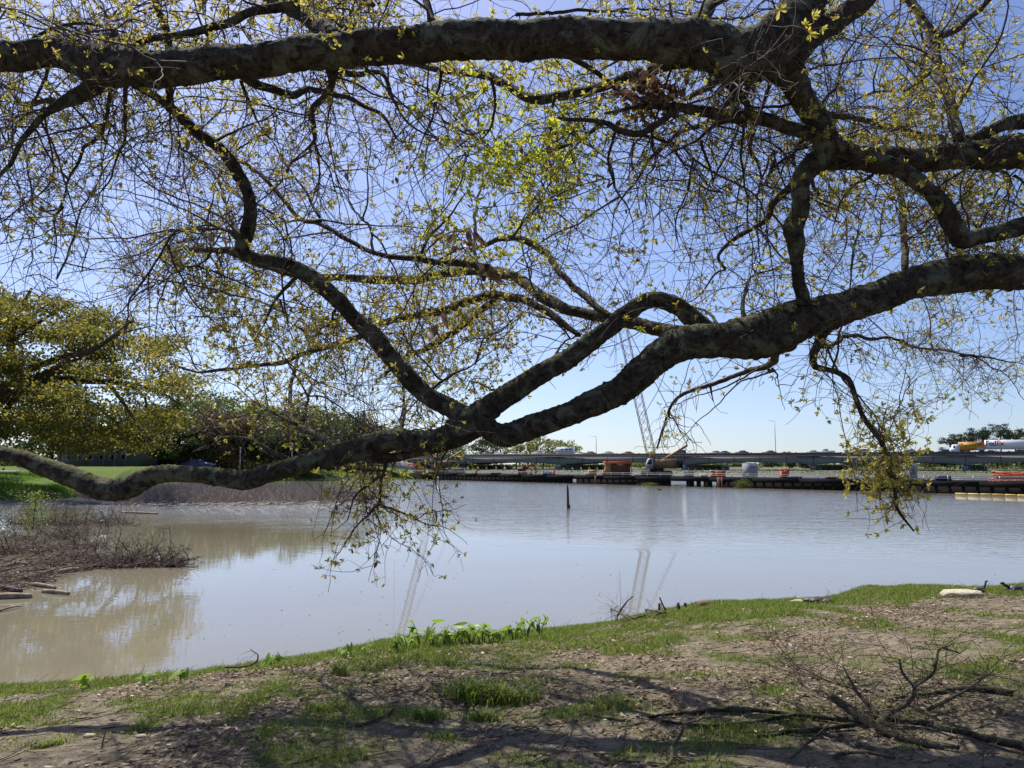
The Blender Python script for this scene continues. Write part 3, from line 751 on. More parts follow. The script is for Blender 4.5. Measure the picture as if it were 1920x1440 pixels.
pier_block(1706, 175, 2.0, 869, 'new concrete pier block with white slabs standing in for sun on its left side', True)
pier_block(1406, 190, 2.5, 869, 'new grey concrete pier block with a scaffold plank, beyond the trestle')

# ------------------------------------------------------------------ things in the water
p = water_at(1065, 953); e = empty('mooring_pile', p, 'lone thin dark timber pile standing upright in the open water', 'post')
MB().tube([p + [0, 0, -.6], p + [0, 0, .5], p + [-.01, 0, 1.0], p + [-.02, 0, 1.22], p + [-.03, 0, 1.45]], [.085, .08, .075, .06, .015], 9).build('shaft', M['pilewood'], e)
MB().tube([p + [.08, -.02, -.2], p + [.09, -.02, .22]], [.05, .05], 6).build('bracket', M['pilewood'], e)
def duck(px, py, lab, s=1.0, flip=1):
    p = water_at(px, py); b = MB()
    t = np.linspace(0, 1, 14)
    pts = np.stack([p[0] + flip * s * (-.25 + .5 * t), np.full(14, p[1]), p[2] + s * (.06 + .03 * np.sin(t * 3.14) + .05 * np.maximum(0, .15 - t) * 6)], -1)
    b.tube(pts, s * (.012 + .10 * np.sin(np.clip(t, 0, 1) * math.pi) ** .8), 10)
    b.tube([(p[0] + flip * s * .17, p[1], p[2] + .08 * s), (p[0] + flip * s * .22, p[1], p[2] + .19 * s), (p[0] + flip * s * .25, p[1], p[2] + .24 * s), (p[0] + flip * s * .31, p[1], p[2] + .235 * s), (p[0] + flip * s * .38, p[1], p[2] + .22 * s)], [.05 * s, .04 * s, .055 * s, .04 * s, .01 * s], 8)
    o = b.build('duck', M['duck'], None, True); return tag(o, lab, 'duck')
duck(717, 932, 'small dark duck floating off the tip of the brown brush'); duck(724, 933, 'dark duck swimming just behind another duck by the brown brush', .9)
duck(1237, 919, 'tiny dark duck far out near the trestle', .8, -1)

# ------------------------------------------------------------------ foliage helpers
def leaf_cards(C, size, up=None, seed=0, aspect=.5, droop=0.0, dirs=None):
    """pointed folded leaves: 6 vertices, 2 quads each. C centres (n,3), size (n,)"""
    r = np.random.default_rng(seed); n = len(C)
    D = r.normal(size=(n, 3)) if dirs is None else dirs + r.normal(size=(n, 3)) * .45
    D[:, 2] -= droop; D /= np.linalg.norm(D, axis=1)[:, None]
    W = np.cross(D, r.normal(size=(n, 3))); W /= np.linalg.norm(W, axis=1)[:, None] + 1e-9
    Nn = np.cross(D, W)
    s = np.broadcast_to(size, (n,))[:, None]
    w_ = s * aspect * .5
    V = np.stack([C, C + D * s * .42 + W * w_ * .8 + Nn * w_ * .5, C + D * s * .74 + W * w_ + Nn * w_ * .5, C + D * s, C + D * s * .74 - W * w_ + Nn * w_ * .5, C + D * s * .42 - W * w_ * .8 + Nn * w_ * .5], 1)
    o = np.arange(n)[:, None] * 6
    return V.reshape(-1, 3), np.vstack([o + [[0, 1, 2, 3]], o + [[0, 3, 4, 5]]])
def diamonds(C, size, seed=0):
    r = np.random.default_rng(seed); n = len(C)
    A_ = r.normal(size=(n, 3)); A_ /= np.linalg.norm(A_, axis=1)[:, None]
    B_ = np.cross(A_, r.normal(size=(n, 3))); B_ /= np.linalg.norm(B_, axis=1)[:, None]
    s = np.broadcast_to(size, (n,))[:, None] / 2
    V = np.stack([C + A_ * s, C + B_ * s * .6, C - A_ * s, C - B_ * s * .6], 1).reshape(-1, 3)
    return V, np.arange(n)[:, None] * 4 + [[0, 1, 2, 3]]
def twigs_batch(S, D, L, r0, r1, n, seed, wig=.35, droop=0.0, sides=3):
    """vectorised wandering twigs; returns points (N,n,3), verts, faces"""
    r = np.random.default_rng(seed); N = len(S)
    D = D / (np.linalg.norm(D, axis=1)[:, None] + 1e-9)
    P = np.zeros((N, n, 3)); P[:, 0] = S
    st = (L / (n - 1))[:, None]
    for k in range(1, n):
        D = D + r.normal(size=(N, 3)) * wig; D[:, 2] -= droop
        D /= np.linalg.norm(D, axis=1)[:, None] + 1e-9
        P[:, k] = P[:, k - 1] + D * st
    T = np.gradient(P, axis=1); T /= np.linalg.norm(T, axis=2)[..., None] + 1e-9
    ref = r.normal(size=(N, 1, 3)); U = np.cross(T, ref); U /= np.linalg.norm(U, axis=2)[..., None] + 1e-9; W = np.cross(T, U)
    rad = (np.broadcast_to(r0, (N,))[:, None] * (1 - np.linspace(0, 1, n)) + np.broadcast_to(r1, (N,))[:, None] * np.linspace(0, 1, n))[..., None, None]
    a = np.linspace(0, 2 * math.pi, sides, endpoint=False)
    V = P[:, :, None] + (U[:, :, None] * np.cos(a)[None, None, :, None] + W[:, :, None] * np.sin(a)[None, None, :, None]) * rad
    o = (np.arange(N) * n * sides)[:, None, None]; i = (np.arange(n - 1) * sides)[None, :, None]; j = np.arange(sides)[None, None]; k = (j + 1) % sides
    Fc = np.stack([o + i + j, o + i + k, o + i + sides + k, o + i + sides + j], -1).reshape(-1, 4)
    return P, V.reshape(-1, 3), Fc

# ------------------------------------------------------------------ background trees
def tree(name, x, y, z0, h, rad, m_, lab, cat='tree', group=None, n=5000, leaf=.4, nclump=40, seed=0, trunk=.3, flat=.8, low=.2, gap=1.0, blob=.2):
    r = np.random.default_rng(seed + 500)
    e = empty(name, (x, y, z0), lab, cat, group)
    tb = MB()
    cz = z0 + h * (.5 + low / 2); hz = h * (1 - low) / 2
    tb.tube([(x, y, z0 - .4), (x + .1, y, z0 + h * .25), (x - .1, y, z0 + h * .6)], [trunk, trunk * .8, trunk * .4], 8)
    u = r.normal(size=(nclump, 3)); u /= np.linalg.norm(u, axis=1)[:, None]
    rr = r.uniform(.45, .92, nclump)[:, None]
    C = np.array([x, y, cz]) + u * rr * np.array([rad, rad, hz])
    for c_ in C[::max(1, nclump // 14)]:
        s_ = np.array([x, y, z0 + h * r.uniform(.2, .45)]); m2 = (s_ + c_) / 2 + [0, 0, h * .03]
        tb.tube([s_, m2, c_], [trunk * .35, trunk * .22, trunk * .08], 5, False)
    tb.build('trunk', M['branch'], e, True)
    k = r.integers(0, nclump, n)
    cs = r.uniform(.6, 1.3, nclump)[k][:, None]
    G = r.normal(size=(n, 3)); G /= np.linalg.norm(G, axis=1)[:, None] + 1e-9; G *= r.uniform(.2, 1.15, n)[:, None] ** .6
    P = C[k] + G * cs * np.array([rad, rad, hz * flat]) * blob * 1.6
    V, Fc = diamonds(P, leaf * r.uniform(.6, 1.4, n), seed)
    MB().add(V, Fc).build('crown', m_, e)
    return e
def zsh(px): return 2.3
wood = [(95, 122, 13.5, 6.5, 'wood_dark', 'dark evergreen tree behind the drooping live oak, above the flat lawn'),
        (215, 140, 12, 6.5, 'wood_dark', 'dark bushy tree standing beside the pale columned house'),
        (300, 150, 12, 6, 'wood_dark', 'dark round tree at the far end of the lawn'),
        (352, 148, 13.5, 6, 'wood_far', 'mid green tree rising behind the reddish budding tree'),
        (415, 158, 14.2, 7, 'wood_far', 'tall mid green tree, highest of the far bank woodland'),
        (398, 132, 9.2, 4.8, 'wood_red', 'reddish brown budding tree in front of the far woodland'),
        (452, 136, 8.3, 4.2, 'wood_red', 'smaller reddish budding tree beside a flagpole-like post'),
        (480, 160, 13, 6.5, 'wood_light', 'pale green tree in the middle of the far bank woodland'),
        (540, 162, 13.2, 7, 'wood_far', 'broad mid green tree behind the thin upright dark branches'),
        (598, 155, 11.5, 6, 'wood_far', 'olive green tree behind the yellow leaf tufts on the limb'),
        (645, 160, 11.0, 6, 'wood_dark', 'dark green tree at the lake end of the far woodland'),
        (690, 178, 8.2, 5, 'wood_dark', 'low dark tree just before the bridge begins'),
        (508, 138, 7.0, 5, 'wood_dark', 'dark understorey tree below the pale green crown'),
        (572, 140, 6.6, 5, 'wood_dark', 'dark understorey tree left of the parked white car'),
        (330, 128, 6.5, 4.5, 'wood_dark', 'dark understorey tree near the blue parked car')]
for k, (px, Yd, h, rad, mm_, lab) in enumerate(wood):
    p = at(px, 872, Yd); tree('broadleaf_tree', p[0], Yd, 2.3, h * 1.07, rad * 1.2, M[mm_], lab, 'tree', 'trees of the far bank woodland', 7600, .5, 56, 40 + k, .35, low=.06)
mid = [(772, 345, 13, 9, 'wood_dark', 'dark tree behind the bridge at its shore end'), (850, 350, 14.0, 10, 'wood_far', 'green tree behind the bridge seen under the thick limb'),
       (915, 352, 15, 10, 'wood_dark', 'dark green tree behind the white vehicles on the bridge'), (968, 356, 16, 10, 'wood_light', 'pale budding tree behind the bridge, left of a taller pale one'),
       (1018, 360, 17.5, 10, 'wood_light', 'tallest pale budding tree behind the motorhome on the bridge'), (1062, 372, 13, 8, 'wood_light', 'pale budding tree at the right end of the group behind the bridge'),
       (1200, 420, 6.5, 8, 'wood_light', 'low pale tree seen under the bridge beside the formwork'), (1255, 430, 5.5, 8, 'wood_far', 'low green tree seen under the bridge behind the crane'),
       (1330, 600, 4.0, 12, 'wood_far', 'distant low tree clump under the bridge left of the grey pier block'), (1375, 640, 5.0, 12, 'wood_far', 'distant green clump just left of the grey pier block'),
       (1447, 480, 7, 8, 'wood_far', 'round green tree under the bridge right of the grey pier block'), (1480, 420, 9, 5, 'wood_light', 'pale tree under the bridge behind the orange portable toilet'),
       (1510, 400, 8, 5, 'wood_light', 'pale green tree under the bridge just before the dark columns'), (1600, 385, 7.5, 8, 'wood_far', 'green tree under the bridge behind the drooping branch'),
       (1640, 380, 8, 7, 'wood_light', 'yellow green tree under the bridge left of the white pier'), (1680, 375, 8, 7, 'wood_light', 'yellowish tree directly behind the white pier block'),
       (1740, 372, 8.5, 8, 'wood_light', 'light green tree under the bridge right of the white pier'), (1780, 370, 8.5, 8, 'wood_far', 'green tree under the bridge left of the last dark columns'),
       (1870, 366, 9, 9, 'wood_far', 'green tree under the bridge above the orange steel'), (1925, 366, 9, 9, 'wood_dark', 'dark tree under the bridge at its right end')]
for k, (px, Yd, h, rad, mm_, lab) in enumerate(mid):
    p = at(px, 872, Yd); tree('broadleaf_tree', p[0], Yd, .8, h, rad, M[mm_], lab, 'tree', 'trees behind the bridge', 2600, .9, 34, 140 + k, .35, low=.02)
for k, (px, top, w_) in enumerate([(1790, 814, 5.5), (1818, 805, 5.5), (1845, 801, 6), (1878, 796, 7), (1905, 797, 6.5), (1940, 800, 7), (1800, 832, 4)]):
    Yd = 330 + (k % 3) * 6; p = at(px, 872, Yd); zt = at(px, top, Yd)[2]
    lab = ['shortest round topped pine above the bridge, left edge of its group', 'dark pine just above the orange trailer', 'pine crown between two taller ones above the orange trailer', 'tallest pine above the white trailer', 'tall pine crown at the right end above the white trailer', 'pine at the very right edge above the bridge', 'low young pine in front of the leftmost pine'][k]
    r = np.random.default_rng(900 + k); e = empty('pine_tree', (p[0], Yd, .8), lab, 'pine tree', 'pines beyond the bridge')
    tb = MB(); tb.tube([(p[0], Yd, .5), (p[0] + .3, Yd, zt - 2)], [.4, .16], 7)
    C = np.array([p[0], Yd, zt - 3.4]) + r.normal(size=(26, 3)) * np.array([w_ * .42, w_ * .42, 1.5])
    for c_ in C: tb.tube([(p[0], Yd, c_[2] - 1.6), c_], [.1, .05], 4, False)
    tb.build('trunk', M['branch'], e)
    kk = r.integers(0, 26, 2600); P = C[kk] + r.normal(size=(2600, 3)) * np.array([.75, .75, .36])
    V, Fc = diamonds(P, .5 * r.uniform(.6, 1.4, 2600), k); MB().add(V, Fc).build('crown', M['pine'], e)
V, Fc = diamonds(SCRUB, .75 * r.uniform(.5, 1.3, len(SCRUB)), 16); tag(MB().add(V, Fc).build('shore_scrub', M['wood_far']), 'low green scrub on the shore under the bridge', 'scrub', kind='stuff')
r = np.random.default_rng(19); n = 26000; x = r.uniform(-30, 330, n); y = np.interp(x, [-60, 0, 110, 200, 420], [302, 238, 214, 196, 188]) + r.uniform(0, 90, n) ** 1.0
P_ = np.stack([x, y, .45 + np.abs(r.normal(size=n)) * .22 * np.clip(.6 + vnoise(np.stack([x, y, y * 0], -1), .2, 6) * 1.6, .1, 2)], -1)
V, Fc = diamonds(P_, .5 * r.uniform(.5, 1.3, n), 18); tag(MB().add(V, Fc).build('shore_weeds', M['wood_dark']), 'low weeds covering the flat shore beyond the trestle', 'weeds', kind='stuff')
# low far treeline, reads as one mass
r = np.random.default_rng(5); n = 26000
x = r.uniform(-700, 1200, n); P = np.stack([x, 700 + r.uniform(-30, 30, n), np.abs(r.normal(size=n)) * 1.5 * (1 + .5 * vnoise(np.stack([x, x * 0, x * 0], -1), .03, 4)) + 1.0], -1)
V, Fc = diamonds(P, 3.2 * r.uniform(.5, 1.3, n), 6); tag(MB().add(V, Fc).build('far_treeline', M['wood_far']), 'low distant line of trees beyond the lake seen under the bridge', 'woodland', kind='stuff')
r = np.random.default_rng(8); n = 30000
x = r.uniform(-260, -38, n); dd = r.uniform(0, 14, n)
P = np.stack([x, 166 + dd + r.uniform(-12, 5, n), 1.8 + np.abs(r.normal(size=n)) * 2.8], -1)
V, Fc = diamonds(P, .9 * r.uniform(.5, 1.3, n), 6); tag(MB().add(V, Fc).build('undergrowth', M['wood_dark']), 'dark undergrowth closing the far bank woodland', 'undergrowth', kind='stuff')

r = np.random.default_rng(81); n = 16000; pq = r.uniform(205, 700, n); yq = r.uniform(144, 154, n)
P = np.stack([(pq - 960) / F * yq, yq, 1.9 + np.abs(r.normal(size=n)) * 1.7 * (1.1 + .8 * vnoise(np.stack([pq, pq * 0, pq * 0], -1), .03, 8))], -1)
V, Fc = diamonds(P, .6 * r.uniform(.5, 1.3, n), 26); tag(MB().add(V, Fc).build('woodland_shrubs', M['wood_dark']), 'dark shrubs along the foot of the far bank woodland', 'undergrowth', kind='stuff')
# pale columned house
p = at(175, 872, 131); e = empty('house', (p[0], 131, 2.2), 'pale house with white columns half hidden behind the live oak', 'house')
MB().box((p[0], 136, 4.6), (13, 8, 4.8)).build('wall', M['wall'], e)
MB().prism([(-7.4, 7.0), (7.4, 7.0), (0, 9.6)], (p[0], 135, 0), 12).build('roof', M['greycar'], e)
for k in range(7): MB().tube([(p[0] - 5.4 + k * 1.8, 130.6, 2.2), (p[0] - 5.4 + k * 1.8, 130.6, 7)], [.14, .12], 8).build('column', M['girder'], e)
for k in range(6): 
    wn = MB().box((p[0] - 4.5 + k * 1.8, 131.95, 4.5), (.9, .12, 2.2)).build('window', M['white'], e); MB().box((p[0] - 4.5 + k * 1.8, 131.87, 4.5), (.7, .06, 2.0)).build('pane', M['glass'], wn)
# shore cars
for px, py, Yd, kind, pt, lab in ((603, 884, 152, 'pickup', 'white', 'white pickup truck parked on the far lawn under the limb'), (372, 874, 124, 'sedan', 'bluecar', 'dark blue car parked in shade under the far trees'),
                                  (645, 884, 158, 'sedan', 'redcar', 'dark red car parked on the shore right of the white pickup')):
    p = at(px, py, Yd); key = kind + pt
    src = protos.get(key)
    if src is None: protos[key] = src = make_car(kind, M[pt], lab, 'car'); src.location = (p[0], Yd, 1.45); src['group'] = 'cars parked on the far shore'; src['category'] = 'car'
    else: copy_tree(src, (p[0], Yd, 1.45 if px > 400 else 2.0), 0, 1, lab, 'cars parked on the far shore')
for px, top in ((358, 838), (547, 835), (450, 842)):
    p = at(px, 872, 128); zt = at(px, top, 128)[2]; e = empty('park_lamp_post', (p[0], 128, 2.2), {358: 'thin grey post on the lawn edge left of the blue parked car', 547: 'thin grey post before the broad mid green tree', 450: 'thin grey post beside the reddish budding tree'}[px], 'post', 'thin posts on the far lawn')
    MB().tube([(p[0], 128, 1.9), (p[0], 128, zt)], [.09, .07], 7).build('pole', M['railmetal'], e); MB().tube([(p[0], 128, zt), (p[0], 128, zt + .3)], [.07, .2], 8).build('lamp_head', M['railmetal'], e)

# ------------------------------------------------------------------ live oak on the left shore
def big_oak():
    r = np.random.default_rng(77); Yd = 64
    base = at(-90, 872, Yd); x0 = base[0]; e = empty('live_oak', (x0, Yd, 1.6), 'huge spreading live oak with drooping olive crown on the shore at the picture edge', 'tree')
    hub = at(60, 715, Yd)
    MB().tube(crom([(x0, Yd, .9, 1.1), (x0 + .6, Yd, 3.5, .85), (x0 + 2, Yd, 6.2, .75), (x0 + 4.2, Yd, hub[2] - .3, .6)], .4)[:, :3], crom([(x0, Yd, .9, 1.1), (x0 + .6, Yd, 3.5, .85), (x0 + 2, Yd, 6.2, .75), (x0 + 4.2, Yd, hub[2] - .3, .6)], .4)[:, 3], 14).build('trunk', M['branch'], e, True)
    limbs = [[(62, 716, 26), (100, 698, 22), (140, 672, 14), (200, 640, 8), (250, 600, 5)],
             [(62, 720, 22), (110, 712, 18), (170, 714, 13), (240, 720, 9), (300, 735, 5), (340, 760, 3)],
             [(100, 716, 14), (150, 745, 9), (190, 770, 6), (230, 800, 4)], [(200, 716, 9), (235, 760, 6), (262, 800, 5), (282, 825, 3)],
             [(60, 690, 14), (115, 670, 10), (165, 655, 5)], [(240, 720, 6), (272, 745, 5), (275, 765, 4), (300, 780, 2)], [(180, 650, 6), (230, 625, 4), (290, 610, 2)],
             [(30, 700, 20), (20, 640, 14), (40, 580, 9), (60, 540, 5)], [(40, 730, 14), (10, 770, 9), (-10, 800, 6)], [(20, 640, 9), (80, 600, 6), (130, 570, 4)], [(0, 690, 20), (-60, 640, 14), (-120, 560, 8)]]
    pts = []
    for k, lb in enumerate(limbs):
        rows = [[*at(a, b_, Yd + (k % 3 - 1) * 1.2 * j), w_ / 2 / F * Yd] for j, (a, b_, w_) in enumerate(lb)]
        c_ = crom(rows, .5); pts.append(c_[:, :3]); MB().tube(c_[:, :3], np.maximum(c_[:, 3], .02), 8).build('limb', M['branch'], e, True)
    pts = np.vstack(pts)
    # crown envelope: spreading dome, hollow-ish near the limbs
    C = []
    tries = 0
    while len(C) < 230 and tries < 20000:
        tries += 1
        px = r.uniform(-330, 352); py = r.uniform(520, 862); 
        top = np.interp(px, [-330, 0, 60, 130, 200, 290, 340, 352], [560, 520, 548, 566, 590, 612, 655, 720])
        bot = np.interp(px, [-330, 0, 120, 200, 260, 320, 352], [850, 855, 850, 835, 845, 815, 770])
        if not top < py < bot: continue
        if r.random() < .62 * math.exp(-((py - 708) / 32) ** 2) * math.exp(-((px - 160) / 120) ** 2): continue
        if r.random() < .5 and 740 < py < 800 and 120 < px < 240: continue
        C.append(at(px, py, Yd + r.normal() * 4.5))
    C = np.array(C); n = 80000; k = r.integers(0, len(C), n)
    G = r.normal(size=(n, 3)) * np.array([.9, .9, .33])
    P = C[k] + G
    V, Fc = leaf_cards(P, r.uniform(.13, .30, n), seed=3, aspect=.75); MB().add(V, Fc).build('crown', M['oak_far'], e)
    s = C[r.integers(0, len(C), 700)] + r.normal(size=(700, 3)) * .5
    d_ = r.normal(size=(700, 3)) * [1, 1, .3]
    _, V, Fc = twigs_batch(s, d_, r.uniform(.8, 3, 700), .05, .015, 6, 4, .35); o = MB().add(V, Fc).build('twigs', M['branch'], e); o['kind'] = 'stuff'
big_oak()

# ------------------------------------------------------------------ the near oak
near = empty('oak_tree', (5.0, 5.6, .95), 'old lichen covered oak whose long bare limbs sweep low over the lakeside bank', 'tree')
def bark_disp(Q, rr):
    big = fbm(Q, 5, 60, 3) * .16
    fine = np.abs(fbm(Q * np.array([.6, 1, 1.0]), 34, 70, 3)) * .24
    return (big + fine * np.clip(rr / .05, .2, 1) - .05)
LIMBS = []   # (sampled rows)
KD = .88
def limb(pts, D, name='branch', mat_=None, step=.02, sides=None, wob=1.0):
    """pts: (px,py,width_px); D: depth at both ends (interpolated) or list"""
    n = len(pts); D = [q * KD for q in D]; Ds = np.interp(np.linspace(0, 1, n), np.linspace(0, 1, len(D)), D)
    rows = np.array([[*at(a, b_, y), w_ / 2 / F * y] for (a, b_, w_), y in zip(pts, Ds)])
    wmax = max(w_ for _, _, w_ in pts)
    L = np.linalg.norm(np.diff(rows[:, :3], axis=0), axis=1).sum()
    st = .018 if wmax > 28 else .035 if wmax > 10 else .05
    c_ = crom(rows, st)
    t = np.stack([c_[:, 0], c_[:, 1], c_[:, 2]], -1)
    amp = .012 * wob * (1.5 if wmax < 15 else 1)
    for ax in range(3): c_[:, ax] += fbm(t, 3.5, 80 + ax * 7, 3) * amp * 2
    if wmax <= 12:       # thin boughs run out into twigs
        tp = np.linspace(1, .3, len(c_)) if pts[0][2] >= pts[-1][2] else np.linspace(.3, 1, len(c_))
        c_[:, 3] *= tp
        for ax in range(3): c_[:, ax] += fbm(t, 1.8, 180 + ax * 7, 2) * .10 * (1 - tp)
    c_[:, 3] = np.maximum(c_[:, 3], .0022)
    sd = sides or (26 if wmax > 40 else 18 if wmax > 20 else 9 if wmax > 8 else 6)
    m_ = MB().tube(c_[:, :3], c_[:, 3], sd, True, bark_disp if wmax > 8 else None)
    m_.build(name, mat_ or (M['bark'] if wmax > 18 else M['branch']), near, True)
    LIMBS.append((c_, wmax))
    return c_
limb([(2420, 1330, 330), (2400, 1200, 250), (2385, 1000, 215), (2370, 700, 210), (2340, 430, 215), (2300, 200, 180), (2250, -150, 130), (2200, -500, 70)], [6.4, 6.4], 'trunk', M['bark'])
# great limb across the top
limb([(2290, 120, 150), (2150, -130, 135), (1950, -260, 125), (1720, -230, 115), (1580, -120, 100), (1520, -30, 88), (1492, 30, 88), (1450, 78, 104), (1400, 100, 106), (1330, 88, 92), (1260, 78, 84), (1160, 75, 78), (1060, 72, 78), (960, 74, 78), (850, 76, 76), (760, 82, 70),
      (650, 92, 68), (600, 98, 67), (500, 110, 66), (400, 120, 66), (320, 127, 68), (250, 128, 74), (190, 126, 80), (150, 112, 66), (90, 99, 54), (0, 107, 58), (-120, 100, 50), (-300, 60, 36)], [6.3, 5.2, 5.4, 5.8, 6.2], 'limb')
limb([(1475, 105, 60), (1540, 58, 46), (1600, 15, 42), (1660, -40, 38), (1740, -120, 30)], [5.4, 6.2], 'limb', M['branch'])
limb([(1440, 110, 80), (1480, 140, 60), (1500, 180, 48), (1525, 215, 46), (1548, 252, 48), (1540, 290, 46), (1508, 328, 38), (1497, 360, 32), (1500, 392, 32), (1486, 425, 38), (1493, 455, 31), (1494, 480, 26), (1500, 520, 24), (1506, 575, 30)], [5.5, 6.0, 6.2], 'limb')
limb([(2330, 330, 120), (2150, 300, 86), (1990, 290, 70), (1920, 283, 66), (1860, 285, 62), (1790, 294, 50), (1720, 300, 44), (1660, 302, 52), (1600, 300, 48), (1535, 300, 42)], [6.4, 6.2, 6.1], 'limb')
limb([(2000, 215, 38), (1930, 225, 32), (1880, 232, 24), (1850, 246, 22), (1800, 275, 26)], [6.4, 6.2], 'limb')
limb([(2330, 430, 90), (2150, 390, 50), (1980, 410, 38), (1900, 425, 34), (1840, 440, 30), (1803, 450, 34), (1788, 425, 40), (1765, 385, 34), (1730, 350, 30), (1690, 322, 32), (1640, 302, 34), (1585, 280, 33), (1535, 260, 28), (1485, 243, 27), (1435, 225, 26), (1385, 218, 26), (1310, 207, 22), (1250, 198, 14), (1190, 200, 9), (1130, 215, 5)], [6.4, 5.9, 5.7], 'limb')
# lower great limb
limb([(2340, 600, 130), (2200, 545, 88), (1990, 515, 72), (1920, 513, 66), (1860, 510, 70), (1800, 515, 70), (1720, 528, 64), (1660, 550, 60), (1600, 572, 62), (1540, 590, 68), (1480, 610, 84), (1440, 625, 90), (1400, 632, 82), (1350, 638, 66), (1310, 640, 64), (1260, 655, 62), (1210, 690, 60), (1170, 725, 52), (1120, 750, 50), (1060, 780, 44), (1000, 800, 46), (950, 815, 46), (925, 810, 38), (895, 793, 40), (860, 800, 30)], [6.4, 6.3, 6.6, 6.9], 'limb')
limb([(1335, 640, 52), (1315, 615, 44), (1290, 590, 36), (1262, 570, 33), (1225, 561, 32), (1180, 585, 34), (1130, 625, 34), (1070, 670, 36), (1010, 705, 38), (960, 735, 42), (910, 772, 48), (870, 800, 52), (840, 820, 46), (790, 828, 41), (740, 825, 42), (690, 835, 44), (640, 850, 42), (590, 860, 38), (545, 875, 36), (500, 890, 36), (455, 901, 37), (415, 895, 34), (360, 888, 31), (310, 888, 33), (270, 900, 38), (240, 913, 43), (200, 917, 42), (160, 905, 39), (110, 885, 36), (50, 865, 31), (0, 850, 27), (-80, 835, 24), (-260, 800, 16)], [6.75, 6.9, 7.2, 7.6], 'limb')
limb([(905, 805, 26), (880, 822, 22), (840, 836, 21), (795, 846, 19), (740, 858, 18), (705, 862, 16), (665, 858, 10)], [7.0, 7.1], 'branch')
limb([(905, 800, 44), (870, 782, 40), (845, 765, 36), (800, 740, 34), (760, 705, 34), (730, 670, 34), (700, 630, 34), (665, 600, 30), (630, 560, 30), (590, 525, 33), (560, 506, 33), (520, 496, 32), (480, 488, 27), (453, 470, 27), (462, 440, 27), (469, 400, 26), (460, 350, 24), (435, 305, 24), (400, 270, 22), (360, 240, 20), (325, 205, 18), (290, 180, 16), (250, 160, 15), (215, 140, 14)], [6.95, 6.9, 6.7, 6.4], 'limb')
limb([(1300, 632, 34), (1250, 620, 27), (1205, 610, 26), (1160, 598, 24), (1110, 590, 22), (1060, 580, 22), (1025, 560, 22), (990, 535, 20), (960, 518, 20), (940, 510, 21), (890, 506, 18), (840, 512, 16), (780, 522, 18), (720, 525, 18), (660, 520, 15), (610, 520, 12), (560, 515, 8)], [6.8, 8.2, 10.5, 11], 'limb')
